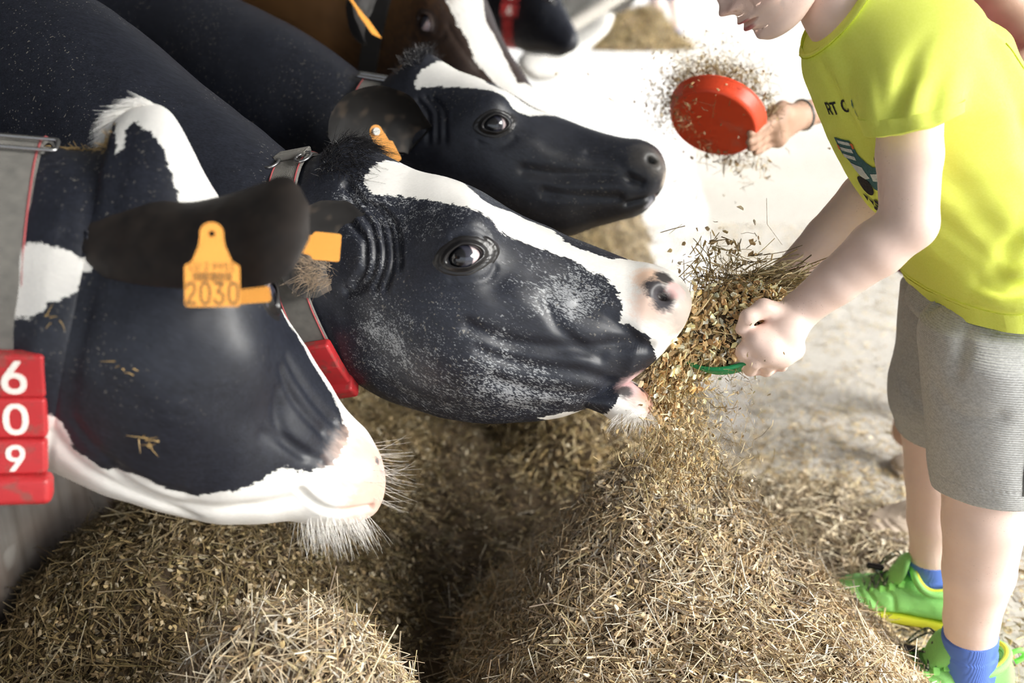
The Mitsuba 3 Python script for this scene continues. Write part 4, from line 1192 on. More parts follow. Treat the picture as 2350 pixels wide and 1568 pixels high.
# far heap
HE = Heap(.4, 2.5, 11.6, 13.6, lambda x, y: np.maximum(hill(x, y, 1.42, 12.5, .52, .42, .40, 3) + hill(x, y, 1.70, 12.6, .2, .3, .10) - .012, -.02), .05)
feed_heap('distant straw heap on the floor far down the alley', HE, HE.cover(1500, 1500, 0, scale=4.0, lift=.05))
# loose straw strewn on the concrete
HF = Heap(.1, 2.4, .9, 4.2, lambda x, y: 0 * x + .012, .05)
HF.Z[:] = .004
wf = lambda x, y: np.clip(np.exp(-((x - .55) / .35) ** 2 - ((y - 1.6) / .55) ** 2) + .10 * np.exp(-((x - .9) / .9) ** 2), 0, 1)
v, f, c = HF.cover(9500, 5200, 3000, lift=.008, weight=wf, chipw=wf, out=.12, low=-1)
k = thing('strewn_straw', 'loose straw and flakes strewn over the pale concrete round the shoes', 'straw', kind='stuff')
scene[k] = mikit.ply((v, f), 'feed_piece', color=c)


def cloud(n_chip, n_stem, n_blade, where, scale=1.0, flow=None, flake=FLAKE, straw=STRAW):
    """Loose pieces in the air or in a hand: where(n) gives n points."""
    lots = []
    for kind, num in (('chip', n_chip), ('stem', n_stem), ('blade', n_blade)):
        if not num: continue
        c = where(num)
        d = FR.normal(0, 1, (num, 3))
        if flow is not None: d = d * .6 + np.asarray(flow)
        if kind == 'chip': ln, wd = FR.uniform(.005, .012, num), FR.uniform(.0035, .0075, num)
        elif kind == 'stem': ln, wd = np.clip(FR.lognormal(math.log(.03), .5, num), .008, .08), FR.uniform(.0007, .0016, num)
        else: ln, wd = FR.lognormal(math.log(.012), .5, num), FR.uniform(.001, .003, num)
        lots.append(lot(c, d, FR.normal(0, 1, (num, 3)), ln * scale, wd * scale, colours(flake if kind == 'chip' else straw, num), .15, kind))
    return bundle(*lots)


def along(pts, rad):
    """Sampler: points round a path, denser at its core."""
    pts, rad = np.asarray(pts, float), np.asarray(rad, float)
    c = spline(np.c_[pts, rad], 200)
    def w(n):
        k = FR.integers(0, 200, n)
        return c[k, :3] + FR.normal(0, .5, (n, 3)) * c[k, 3:4]
    return w
# ------------------------------------------------------------------ people
def skin_colour(p, n, uv):
    m = mikit.fbm(p.x * 25, p.y * 25, p.z * 25, 3)
    fine = mikit.fbm(p.x * 300, p.y * 300, p.z * 300, 2)
    c = mikit.mix((.74, .535, .455), (.82, .64, .565), m * .7 + fine * .3)
    c = mikit.mix(c, (.68, .36, .31), dr.clip(uv.y, 0, 1) * .6)
    c = mikit.mix(c, (.50, .17, .16), mikit.smoothstep(.3, .7, uv.x))
    return mikit.mix(c, (.24, .14, .07), mikit.smoothstep(.84, .90, mikit.noise(p.x * 620, p.y * 620, p.z * 620)) * .3 * mikit.smoothstep(.5, .7, mikit.noise(p.x * 22, p.y * 22, p.z * 22)))


mat('skin_tan', mikit.proc(lambda p, n, uv: mikit.mix((.44, .265, .185), (.54, .35, .26), mikit.fbm(p.x * 40, p.y * 40, p.z * 40, 3))), .5, specular=.35)
mat('skin', mikit.proc(skin_colour), .48, specular=.35)


def limb_sdf(bones, k=.012):
    """bones: (a, b, ra, rb)."""
    def f(p):
        d = None
        for a, b, ra, rb in bones:
            e = capsule(p, a, b, ra, rb)
            d = e if d is None else smin(d, e, k)
        return d
    return f


def chain(pts, rad):
    return [(pts[i], pts[i + 1], rad[i], rad[i + 1]) for i in range(len(pts) - 1)]


def body_piece(groups, h, pad=.012):
    """groups: list of (bones, k); groups are blended with a small k so that fingers stay apart."""
    fs = [limb_sdf(b, k) for b, k in groups]
    pts = np.array([q for b, _ in groups for bone in b for q in bone[:2]])
    rmax = max(max(bone[2:]) for b, _ in groups for bone in b)
    def f(p):
        d = fs[0](p)
        for g in fs[1:]: d = smin(d, g(p), .006)
        return d
    m = surface_nets(f, pts.min(0) - rmax - pad, pts.max(0) + rmax + pad, h)
    return relax(m, 6)


def skinned(meshes, blush=()):
    m = join(*meshes)
    uv = np.zeros((len(m.vertices), 2))
    return m, uv
# --- the boy: skin
BOY = thing('person', 'boy in lime green shirt, grey shorts and green trainers bending over to feed the cow', 'person')


def hand(K, curl, tip, thumb, wrist, r=.0088, palm_r=.0155):
    """K: four knuckles index to little finger; curl, tip: the middle joint and end of each finger; thumb: four points; wrist: a point."""
    palm = [(wrist, k, palm_r * 1.12, palm_r * (1 - .05 * i)) for i, k in enumerate(K)] + [(K[i], K[i + 1], palm_r * .95, palm_r * .9) for i in range(3)]
    g = [(palm, .013)]
    for i in range(4):
        q = r * (1, 1.03, .98, .86)[i]
        pts = [K[i], curl[i]] + list(tip[i])
        g.append((chain(pts, [q * 1.2, q * 1.05, q * .95, q * .82][:len(pts)]), .004))
    g.append((chain(thumb, [r * 1.7, r * 1.35, r * 1.1, r * .85]), .006))
    return g


S, E_, W = P(2088, 165, 1.180), P(2086, 512, 1.20), P(1832, 716, 1.272)
arm = [(chain([S, S * .45 + E_ * .55, E_], [.039, .0375, .0335]) + chain([E_, E_ * .72 + W * .28, E_ * .35 + W * .65, W], [.0335, .0345, .0285, .0235]), .020)]
K = [P(1738, 784, 1.260), P(1764, 803, 1.260), P(1791, 810, 1.268), P(1816, 800, 1.284)]
C_ = [P(1706, 806, 1.262), P(1732, 830, 1.264), P(1764, 836, 1.274), P(1797, 828, 1.290)]
TP = [(P(1694, 830, 1.284), P(1706, 840, 1.306)), (P(1722, 848, 1.288), P(1736, 850, 1.312)), (P(1758, 850, 1.298), P(1770, 848, 1.322)), (P(1794, 840, 1.312), P(1800, 834, 1.330))]
TH = [P(1800, 722, 1.268), P(1752, 708, 1.256), P(1717, 728, 1.252), P(1700, 756, 1.260)]
nearhand = body_piece([(arm[0][0][:3] + [(E_ * .72 + W * .28, E_ * .35 + W * .65, .0345, .0285), (E_ * .35 + W * .65, W, .0285, .0240), (W, W * .45 + (K[1] + K[2]) * .275, .0240, .0245)], .007)] + hand(K, C_, TP, TH, W * .6 + K[1] * .4, palm_r=.0165), .0027)
S2, E2_, W2 = P(2075, 130, 1.400), P(2055, 385, 1.41), P(1812, 628, 1.45)
K2 = [P(1775, 690, 1.405), P(1762, 676, 1.425), P(1756, 664, 1.445), P(1760, 652, 1.462)]
C2_ = [P(1745, 722, 1.395), P(1725, 708, 1.415), P(1718, 694, 1.436), P(1728, 676, 1.455)]
TP2 = [(P(1722, 742, 1.382), P(1705, 748, 1.37)), (P(1698, 732, 1.400), P(1680, 740, 1.385)), (P(1692, 716, 1.420), P(1676, 726, 1.40)), (P(1708, 700, 1.440), P(1692, 708, 1.42))]
TH2 = [P(1800, 650, 1.435), P(1785, 700, 1.395), P(1770, 728, 1.375), P(1752, 746, 1.36)]
far = body_piece([(chain([S2, S2 * .45 + E2_ * .55, E2_], [.041, .0385, .035]) + chain([E2_, E2_ * .72 + W2 * .28, E2_ * .35 + W2 * .65, W2], [.035, .036, .0300, .0245]) + [(W2, K2[1], .024, .02)], .006)], .0038)
farhand = body_piece(hand(K2, C2_, TP2, TH2, W2, palm_r=.017), .0028)
legn = body_piece([(chain([PY(2255, 960, 1.25), PY(2252, 1085, 1.248), PY(2258, 1195, 1.245), PY(2246, 1310, 1.245), PY(2229, 1420, 1.255), PY(2226, 1500, 1.26), PY(2217, 1550, 1.262)], [.045, .054, .0560, .0495, .0390, .037, .034]), .008)], .0042)
legf = body_piece([(chain([PY(2160, 820, 1.45), PY(2142, 985, 1.46), PY(2150, 1090, 1.465), PY(2144, 1190, 1.465), PY(2136, 1270, 1.465), PY(2134, 1330, 1.465), PY(2125, 1375, 1.465)], [.045, .049, .0500, .043, .0335, .032, .031]), .008)], .0042)
# head: rings from under the chin to the crown; front = dorsal line of the loft
HEAD = Skin(stations([((1796, 74), (1822, 48), 1.235, .010, 2, 0), ((1777, 88), (1846, 20), 1.235, .028, 2, 0), ((1757, 90), (1872, -28), 1.235, .040, 2.0, -.1), ((1741, 77), (1884, -75), 1.235, .049, 2.05, -.1), ((1720, 56), (1882, -122), 1.235, .056, 2.1, -.1),
                      ((1702, 37), (1872, -152), 1.235, .061, 2.1, -.1), ((1679, 10), (1852, -195), 1.235, .066, 2.1, -.08), ((1660, -18), (1835, -222), 1.235, .069, 2.1, -.05), ((1632, -58), (1802, -262), 1.235, .072, 2.1, -.05),
                      ((1608, -100), (1765, -290), 1.235, .071, 2.1, 0), ((1600, -150), (1725, -302), 1.235, .060, 2.1, 0), ((1614, -195), (1685, -288), 1.235, .040, 2.1, 0), ((1632, -232), (1655, -264), 1.235, .012, 2, 0)], []), (.03, -1, .02), 420, 420)
HS, HP = np.meshgrid(HEAD.s, (HEAD.phi + .5) % 1 - .5, indexing='ij')
def hg(s, ds, f, df, p=2): return np.exp(-((HS - s) / ds) ** 2) * np.exp(-np.abs((np.abs(HP) - f) / df) ** p)
relief = (.0175 * hg(5.98, .48, 0, .030) + .012 * hg(6.9, .75, 0, .019) + .0085 * hg(5.86, .30, .034, .015)      # nose: tip, bridge, wings
          + .0045 * hg(4.4, .85, 0, .065) + .0055 * hg(4.70, .19, 0, .046) + .0066 * hg(3.86, .24, 0, .042)       # mouth, upper and lower lip
          - .0085 * hg(4.30, .15, 0, .058, 4) - .0040 * hg(3.42, .22, 0, .05) + .0040 * hg(2.7, .5, 0, .045)          # parting of the lips, fold, chin
          - .0060 * hg(5.70, .12, .021, .011) - .0020 * hg(5.4, .5, .078, .014) - .006 * hg(7.7, .5, .085, .03) + .003 * hg(8.4, .4, .06, .04))
HEAD.g = HEAD.g + (relief * 1.0)[..., None] * nrm(RGT * -.70 - UPV * .71)
HEAD.push(.005 * hg(5.2, 1.2, .15, .06))
hv, hf = HEAD.mesh()
lip = np.exp(-((HS - 4.64) / .17) ** 4) + np.exp(-((HS - 3.90) / .22) ** 4)
lip *= np.exp(-(np.abs(HP) / .056) ** 4) * .75
blush = .8 * np.exp(-((HS - 5.7) / .9) ** 2 - ((np.abs(HP) - .15) / .06) ** 2) + .7 * np.exp(-((HS - 6.0) / .3) ** 2 - (HP / .05) ** 2)
huv = np.vstack([np.c_[lip.ravel(), blush.ravel()], [[0, 0], [0, 0]]])
neck = body_piece([(chain([P(1885, -60, 1.235), P(1925, 10, 1.235), P(1965, 75, 1.235)], [.038, .043, .050]), .02)], .004)
ears_ = []
for sg in (1, -1):
    p0, f0, u0, n0 = HEAD.frame(7.2, sg * .27)
    ears_.append(ear_mesh(p0 - n0 * .004 - f0 * .022, p0 - f0 * -.030 + n0 * .010, n0 + u0 * 0, .017, curl=.5, base_w=.8, thick=.006, n=24, m=16))
sk_meshes = [tm(hv, hf), neck, nearhand, far, farhand, legn, legf] + ears_
uvs = [huv] + [np.zeros((len(m.vertices), 2)) for m in sk_meshes[1:]]
for i, c0 in ((2, TP), (4, TP2)):
    v = np.asarray(sk_meshes[i].vertices)
    uvs[i][:, 1] = np.max([np.exp(-(np.linalg.norm(v - t[1], axis=1) / .016) ** 2) for t in c0], 0)
part(BOY, 'body', join(*sk_meshes), 'skin', smooth=True, uv=np.vstack(uvs))
for sg in (1, -1):     # eyes
    p0, f0, u0, n0 = HEAD.frame(7.7, sg * .085)
    b = trimesh.creation.icosphere(3, .0115); b.apply_translation(p0 - n0 * .006)
    part(BOY, 'eyeball', b, 'eye', smooth=True, uv=np.c_[(np.asarray(b.vertices) - (p0 - n0 * .006)) @ nrm(n0 - f0 * .4) / .0115, np.zeros(len(b.vertices))])
mat('hair_brown', (.10, .055, .025), .5)
HAIRSK = HEAD
part(BOY, 'hair', join(skin_hairs(1, 8.6, 11.9, -.5, .5, 3500, .040, .0008, sag=(0, 0, -.5), curl=.3, tilt=.4, sk=HEAD), skin_hairs(1, 7.4, 9.0, .30, .70, 3500, .040, .0008, sag=(.2, 0, -.6), curl=.3, tilt=-.4, sk=HEAD)), 'hair_brown', 'brown hair')

# --- the boy: shirt
def cloth_colour(p, n, uv):
    k = mikit.fbm(p.x * 500, p.y * 500, p.z * 500, 2)
    return mikit.mix((.72, .80, .10), (.80, .87, .17), k)


bumped('lime_cotton', mikit.proc(cloth_colour), .78, lambda p, n, uv: mikit.fbm(p.x * 900, p.y * 900, p.z * 900, 2), .00012, 4e-4, sheen=.3)
mat('lime_thread', (.50, .56, .02), .8)
SHIRT = Skin(stations([((1856, 126), (1968, -60), 1.232, .058, 2, 0), ((1858, 140), (2010, -55), 1.233, .066, 2, 0), ((1864, 166), (2105, -30), 1.24, .094, 2.1, 0), ((1876, 204), (2180, -10), 1.25, .118, 2.15, 0), ((1898, 258), (2225, 35), 1.265, .126, 2.2, 0),
                       ((1921, 308), (2282, 85), 1.285, .130, 2.2, 0), ((1960, 396), (2345, 190), 1.315, .132, 2.2, 0), ((2003, 468), (2390, 290), 1.345, .134, 2.2, 0), ((2052, 530), (2415, 400), 1.37, .131, 2.15, 0), ((2092, 580), (2428, 500), 1.395, .131, 2.1, 0),
                       ((2106, 625), (2436, 590), 1.412, .158, 2.5, 0), ((2120, 674), (2440, 662), 1.43, .172, 2.9, 0)], []), (.06, -1, .02), 300, 320)
S_, F_ = np.meshgrid(SHIRT.s, (SHIRT.phi + .5) % 1 - .5, indexing='ij')
fold = np.zeros_like(S_)
def crease_line(pts, w, d):
    SHIRT.crease(pts, w, d, mirror=False)
# slack cloth: folds from the shoulder, across the waist and over the hem
n3 = meshkit.fbm(SHIRT.g * np.array([5, 5, 13.0]) + 3, 3) - .5
SHIRT.push(n3 * .020 * np.clip((S_ - 2.5) / 2, 0, 1))
for pts, w, d in (([(9.4, .18), (9.7, .25), (9.6, .33)], .010, .010), ([(10.3, .10), (10.4, .18), (10.2, .27), (9.9, .34)], .009, .010), ([(8.6, .20), (9.0, .27), (9.6, .36)], .014, .008), ([(3.0, .10), (4.5, .13), (6.5, .17), (8, .19)], .016, .007),
                  ([(3.2, .045), (4.6, .055), (6.4, .06)], .012, .004), ([(4.2, .33), (6.0, .30), (7.6, .27)], .02, .008), ([(4.4, .40), (6.2, .37), (8.0, .36)], .02, .008), ([(10.8, .02), (10.5, .08), (10.7, .15)], .008, .006)):
    crease_line(pts, w, d)
SLEEVE = Skin(stations([((2025, 0), (2150, -40), 1.215, .030, 2, 0), ((1980, 66), (2188, 24), 1.198, .046, 2, 0), ((1958, 140), (2204, 108), 1.188, .052, 2.05, 0), ((1962, 205), (2206, 170), 1.172, .053, 2.05, 0), ((1980, 272), (2200, 222), 1.162, .052, 2.05, 0),
                        ((2001, 320), (2194, 252), 1.156, .051, 2.05, 0)], []), (.02, -1, .06), 120, 160)
SLEEVE.push((meshkit.fbm(SLEEVE.g * np.array([9, 9, 7.0]), 2) - .5) * .008 * np.clip(SLEEVE.s / 3, 0, 1)[:, None])
for pts, w, d in (([(4.6, .13), (3.6, .17), (2.6, .22)], .012, .004), ([(4.4, .24), (3.4, .27)], .010, .003), ([(1.5, .06), (2.6, .10), (3.8, .10)], .010, .005)): SLEEVE.crease(pts, w, d, False)
SL2 = Skin(stations([((2030, 10), (2150, -30), 1.33, .03, 2, 0), ((1985, 80), (2180, 40), 1.365, .048, 2, 0), ((1985, 200), (2180, 150), 1.40, .052, 2, 0), ((2006, 290), (2178, 250), 1.41, .051, 2, 0)], []), (.02, -1, .06), 60, 80)


def loft_sdf(sk):
    """Signed distance to a loft, cut off flat at both ends."""
    v, n = sk.g[::2, ::2].reshape(-1, 3), sk.normals()[::2, ::2].reshape(-1, 3)
    tree = cKDTree(v)
    lo_, hi_ = v.min(0) - .035, v.max(0) + .035
    ends = []
    for i, j in ((0, 3), (-1, -4)):
        c = sk.g[i].mean(0)
        k = len(sk.g[i]) // 4
        ax = nrm(np.cross(sk.g[i][0] - sk.g[i][2 * k], sk.g[i][k] - sk.g[i][3 * k]))
        if ax @ (c - sk.g[j].mean(0)) < 0: ax = -ax
        ends.append((c, ax))
    def f(p):
        out, near_ = np.full(len(p), .05), np.all((p > lo_) & (p < hi_), 1)
        p = p[near_]
        d, i = tree.query(p, k=3, distance_upper_bound=.5, workers=-1)
        d = np.mean(np.sum((p[:, None] - v[i]) * n[i], 2), 1)
        far = np.linalg.norm(p - v[i[:, 0]], axis=1)
        d = np.sign(d) * np.maximum(np.abs(d), far * .8)
        for c, ax in ends: d = np.maximum(d, (p - c) @ ax)
        out[near_] = d
        return out
    return f


fA, fB, fC = loft_sdf(SHIRT), loft_sdf(SLEEVE), loft_sdf(SL2)
allp = np.vstack([SHIRT.g.reshape(-1, 3), SLEEVE.g.reshape(-1, 3), SL2.g.reshape(-1, 3)])
cloth = surface_nets(lambda p: smin(smin(fA(p), fB(p), .026), fC(p), .026), allp.min(0) - .02, allp.max(0) + .02, .0050, 1.0)
cloth = relax(cloth, 3)
# drapery: ridges and hollows along lines of the cloth (surface point list, width, height)
cq, cn = np.asarray(cloth.vertices), np.asarray(cloth.vertex_normals)
lift_ = np.zeros(len(cq))
for pts, w, d in (([(9.6, .14), (9.7, .20), (9.55, .27), (9.2, .33)], .010, -.011), ([(9.25, .16), (9.3, .21), (9.1, .28), (8.8, .33)], .012, .008), ([(10.15, .10), (10.25, .17), (10.1, .25), (9.9, .32)], .011, .009), ([(10.55, .12), (10.6, .20), (10.5, .28)], .008, -.008),
                  ([(8.0, .24), (8.8, .20), (9.5, .13)], .013, -.007), ([(6.6, .26), (7.8, .28), (9.0, .31)], .014, .006), ([(5.6, .30), (7.0, .31), (8.6, .34)], .012, -.006), ([(4.6, .36), (6.2, .36), (8.4, .38)], .014, .006), ([(4.2, .42), (6.0, .41), (8.2, .43)], .014, -.006),
                  ([(1.2, .11), (2.4, .115), (3.8, .12), (5.2, .125)], .010, -.007), ([(1.2, .075), (2.6, .075), (4.2, .08), (5.6, .085)], .010, .005), ([(1.4, .045), (2.8, .045), (4.4, .05)], .009, -.004), ([(7.4, .06), (8.4, .08), (9.4, .12)], .012, .005), ([(6.8, .10), (7.9, .13), (8.9, .17)], .012, -.005)):
    cl = spline(np.array([SHIRT.at(a, b) for a, b in pts]), 80)
    q, i = cKDTree(cl).query(cq)
    e = np.sin(np.pi * np.clip((i + 4) / 88, 0, 1)) ** .6
    lift_ += d * np.exp(-(q / w) ** 2) * e
for pts, w, d in (([(4.6, .10), (3.6, .15), (2.4, .20), (1.4, .26)], .010, -.005), ([(4.6, .16), (3.6, .20), (2.6, .25)], .010, .004), ([(4.4, .24), (3.4, .27), (2.4, .31)], .012, -.004), ([(4.9, .06), (3.8, .07), (2.6, .09)], .010, .004)):
    cl = spline(np.array([SLEEVE.at(a, b) for a, b in pts]), 80)
    q, i = cKDTree(cl).query(cq)
    lift_ += d * np.exp(-(q / w) ** 2) * np.sin(np.pi * np.clip((i + 4) / 88, 0, 1)) ** .6
cloth.vertices = cq + cn * lift_[:, None]
CT, CV, CN = cKDTree(cloth.vertices), np.asarray(cloth.vertices), np.asarray(cloth.vertex_normals)


def on_cloth(q, lift):
    d, i = CT.query(q, k=6)
    w = 1 / (d + 1e-4); w /= w.sum(1, keepdims=True)
    n = nrm(np.sum(CN[i] * w[..., None], 1)); c = np.sum(CV[i] * w[..., None], 1)
    return q + n * np.sum((c - q) * n, 1, keepdims=True) + n * lift


sh = part(BOY, 'shirt', cloth, 'lime_cotton', 'lime green cotton shirt with a printed car', smooth=True)
sr, sn0 = SLEEVE.g[-6], SLEEVE.normals()[-6]
sr = np.vstack([sr, sr[:1]]); sn0 = np.vstack([sn0, sn0[:1]])
sr2 = np.vstack([SLEEVE.g[-24], SLEEVE.g[-24][:1]])
part(sh, 'sleeve_hem', tm(np.stack([sr2 - sn0 * .001, sr2 + sn0 * .0020, sr + sn0 * .0024, sr - sn0 * .003], 1).reshape(-1, 3), grid_faces(len(sr), 4)), 'lime_cotton', smooth=35)
# collar band and hem
i0 = 3
def shirt_ring(s):
    i = int(round(float(np.interp(s, SHIRT.s, np.arange(SHIRT.nr)))))
    r = np.vstack([SHIRT.g[i], SHIRT.g[i][:1]])
    return r, np.vstack([SHIRT.normals()[i], SHIRT.normals()[i][:1]])
r, n = shirt_ring(.0)
r2, _ = shirt_ring(.55)
part(sh, 'neckband', tm(np.stack([r + n * .0015 + (r - r2) * .5, r2 + n * .0035, r2 + n * .001, r - n * .003], 1).reshape(-1, 3), grid_faces(len(r), 4)), 'lime_cotton', 'ribbed neckband', smooth=35)
r, n = shirt_ring(11.0); r2, n2 = shirt_ring(10.45)
drop = nrm(r - r2) * .004
rc, r2c = on_cloth(r - drop * 2, .0018) + drop * 2, on_cloth(r2, .0016)
part(sh, 'hem', tm(np.stack([on_cloth(r2, -.001), r2c, rc + drop, rc - n * .006 + drop], 1).reshape(-1, 3), grid_faces(len(r), 4)), 'lime_cotton', 'stitched hem', smooth=35)
for s in (10.55, .62):
    r, n = shirt_ring(s)
    part(sh, 'stitching', tube(on_cloth(r, .0020) if s > 5 else r + n * .0022, .0006, 330, 4, dense=False), 'lime_thread')
sm = np.array([SHIRT.at(s, f) + SHIRT.frame(s, f)[3] * .0008 for s, f in [(4.6, .36), (5.6, .355), (6.6, .345), (7.6, .34), (8.6, .345), (9.6, .37)]])
part(sh, 'seam', tube(on_cloth(spline(sm, 60), .0006), .0010, 60, 5), 'lime_thread', smooth=True)

# the print on the chest, laid out on the cloth: u to the boy's right (towards the camera), v up the chest
def on_shirt(poly_mesh, s0, f0, lift=.0012):
    """Flat shapes (x right, y up, metres) wrapped onto the shirt from the surface point (s0, f0)."""
    m = trimesh.Trimesh(*trimesh.remesh.subdivide_to_size(poly_mesh.vertices, poly_mesh.faces, .006), process=False)
    v = np.asarray(m.vertices)
    ds = np.linalg.norm(SHIRT.at(5.5, .08) - SHIRT.at(6.5, .08))
    per = .72
    N = SHIRT.normals()
    S1, F1 = s0 - v[:, 1] / ds, f0 + v[:, 0] / per
    i = np.interp(S1, SHIRT.s, np.arange(SHIRT.nr)); j = (F1 % 1) * SHIRT.ns
    g = np.concatenate([SHIRT.g, SHIRT.g[:, :1]], 1); nn = np.concatenate([N, N[:, :1]], 1)
    q = np.stack([ndimage.map_coordinates(g[..., k], [i, j], order=1) for k in range(3)], 1)
    nq = np.stack([ndimage.map_coordinates(nn[..., k], [i, j], order=1) for k in range(3)], 1)
    return tm(on_cloth(q, lift), m.faces)


def flat(*polys):
    return join(*[trimesh.creation.extrude_polygon(shapely.Polygon(p), 1e-5, engine='earcut') for p in polys])


for key, col in (('print_black', (.012, .012, .014)), ('print_teal', (.050, .135, .140)), ('print_white', (.62, .66, .62)), ('print_orange', (.70, .16, .05)), ('print_dark_teal', (.020, .055, .065))): mat(key, col, .7)
tx_ = meshkit.text_mesh('RT C', .031, 1e-5, True); tx_.apply_scale([.37, 1, 1])
part(sh, 'print_lettering', on_shirt(tx_, 4.05, .003), 'print_black', 'black letters RT C')
SC = .60
def pr(lift, *polys):
    return on_shirt(flat(*[[(x * SC, y * .95) for x, y in p] for p in polys]), 5.55, .008, lift)
part(sh, 'print_sprig', on_shirt(flat([(.054, .022), (.059, .036), (.063, .034), (.058, .018)], [(.058, .014), (.061, -.006), (.064, -.006), (.062, .014)], [(.060, -.010), (.066, -.014), (.068, -.022), (.061, -.022)]), 4.05, .016), 'print_teal', 'small green sprig')
part(sh, 'print_car', pr(.0012, [(-.02, .030), (.022, .026), (.030, .002), (.052, -.018), (.100, -.026), (.140, -.030), (.142, -.064), (.060, -.070), (.030, -.058), (.016, -.026), (-.016, .002)]), 'print_teal', 'teal off-road car')
part(sh, 'print_fir', pr(.0016, [(.060, -.018), (.064, -.002), (.070, -.019)]), 'print_dark_teal')
part(sh, 'print_fir', pr(.0016, [(.084, -.022), (.090, -.008), (.095, -.025)]), 'print_dark_teal')
part(sh, 'print_fir', pr(.0016, [(.104, -.026), (.108, -.012), (.114, -.030)]), 'print_dark_teal')
part(sh, 'print_door', pr(.0016, [(.100, -.040), (.140, -.044), (.140, -.062), (.096, -.066)]), 'print_dark_teal')
for y in (.026, .014, .003): part(sh, 'print_stripe', pr(.0018, [(-.012, y), (.020, y - .003), (.021, y - .009), (-.011, y - .006)]), 'print_white', 'white grille bar')
for q in ([(-.002, -.010), (.028, -.016), (.034, -.036), (.018, -.038)], [(.040, -.028), (.054, -.030), (.050, -.044), (.038, -.042)], [(.060, -.036), (.076, -.038), (.076, -.040), (.060, -.038)]): part(sh, 'print_panel', pr(.0018, q), 'print_white', 'white panel')
for q in ([(.022, .022), (.028, .020), (.028, .012), (.023, .012)], [(-.018, .018), (-.012, .016), (-.013, .008), (-.018, .009)]): part(sh, 'print_lamp', pr(.0020, q), 'print_orange', 'orange lamp')
for q in ([(.010 + .018 * math.sin(a), -.052 + .020 * math.cos(a)) for a in np.linspace(0, 2 * np.pi, 24)][:-1], [(.112 + .026 * math.sin(a), -.078 + .024 * math.cos(a)) for a in np.linspace(0, 2 * np.pi, 24)][:-1]): part(sh, 'print_tyre', pr(.0019, q), 'print_black', 'black tyre')
for q in ([(.012, -.080), (.050, -.092), (.125, -.128), (.122, -.136), (.048, -.100), (.012, -.088)], [(.000, -.096), (.040, -.110), (.110, -.146), (.106, -.154), (.036, -.120), (-.004, -.104)], [(.060, -.076), (.104, -.104), (.124, -.122), (.120, -.124), (.098, -.108), (.056, -.082)]): part(sh, 'print_track', pr(.0019, q), 'print_black', 'black track')
for i in range(9): part(sh, 'print_track', pr(.0019, [(-.014 + .011 * i, -.072 - .008 * i), (-.004 + .011 * i, -.078 - .008 * i), (-.010 + .011 * i, -.088 - .008 * i)]), 'print_black')
# --- the boy: shorts, socks, trainers
def melange(p, n, uv):
    k = mikit.fbm(p.x * 420, p.y * 420, p.z * 420, 2)
    line = dr.sin(p.z * 2700 + p.x * 60)
    return mikit.mix((.29, .295, .29), (.58, .585, .58), dr.clip(k * .75 + line * .12 + .12, 0, 1))


bumped('grey_jersey', mikit.proc(melange), .85, lambda p, n, uv: dr.sin(p.z * 1900 + p.x * 60), .0003, 3e-4, sheen=.3)
mat('seam_grey', (.13, .135, .135), .85)
mat('pocket_teal', (.13, .20, .20), .85)
SN = Skin(np.array([np.r_[PY(*a, y), PY(*b, y), w, n, 0] for a, b, y, w, n in [((2140, 600), (2410, 600), 1.32, .066, 2.2), ((2128, 680), (2415, 690), 1.30, .076, 2.2), ((2116, 756), (2415, 765), 1.285, .087, 2.2), ((2127, 838), (2410, 850), 1.26, .091, 2.2), ((2133, 921), (2404, 930), 1.255, .088, 2.15),
                    ((2140, 1030), (2396, 1035), 1.25, .084, 2.1), ((2147, 1112), (2390, 1116), 1.248, .083, 2.1), ((2152, 1110), (2384, 1114), 1.248, .077, 2.1)]]), (0, -1, .20), 200, 200)
SF = Skin(stations([((2085, 600), (2330, 600), 1.50, .095, 2.2, 0), ((2074, 700), (2310, 700), 1.525, .090, 2.2, 0), ((2066, 790), (2280, 800), 1.56, .084, 2.2, 0), ((2045, 885), (2240, 890), 1.59, .078, 2.1, 0), ((2047, 935), (2222, 938), 1.605, .074, 2.1, 0),
                    ((2060, 983), (2208, 983), 1.622, .072, 2.1, 0), ((2064, 982), (2204, 982), 1.622, .066, 2.1, 0)], []), (0, -1, 0), 160, 160)
for q, amp in ((SN, .012), (SF, .012)):
    q.push((meshkit.fbm(q.g * np.array([9, 9, 6.0]) + 5, 3) - .5) * amp)
SN.crease([(1.0, .10), (2.0, .13), (3.0, .10)], .012, .006, False); SN.crease([(3.6, .04), (4.1, .12), (4.0, .20)], .012, .004, False); SF.crease([(2.6, .05), (3.0, .15), (3.1, .25)], .012, .005, False)
SN.crease([(5.62, f) for f in np.linspace(0, 1, 40)], .002, .0012, False); SF.crease([(4.55, f) for f in np.linspace(0, 1, 40)], .002, .0012, False)
def tuck(g):
    """Draws the waist of the shorts in under the shirt."""
    q = g.reshape(-1, 3)
    v, n = SHIRT.g.reshape(-1, 3), SHIRT.normals().reshape(-1, 3)
    i = cKDTree(v).query(q)[1]
    side = np.sum((q - v[i]) * n[i], 1)
    hem = SHIRT.g[-1]; k = len(hem) // 4
    ax = nrm(np.cross(hem[0] - hem[2 * k], hem[k] - hem[3 * k]))
    if ax @ (hem.mean(0) - SHIRT.g[-4].mean(0)) < 0: ax = -ax
    over = np.clip(1.0 - ((q - hem.mean(0)) @ ax) / .02, 0, 1)
    return (q - n[i] * (np.maximum(side + .016, 0) * over)[:, None]).reshape(g.shape)


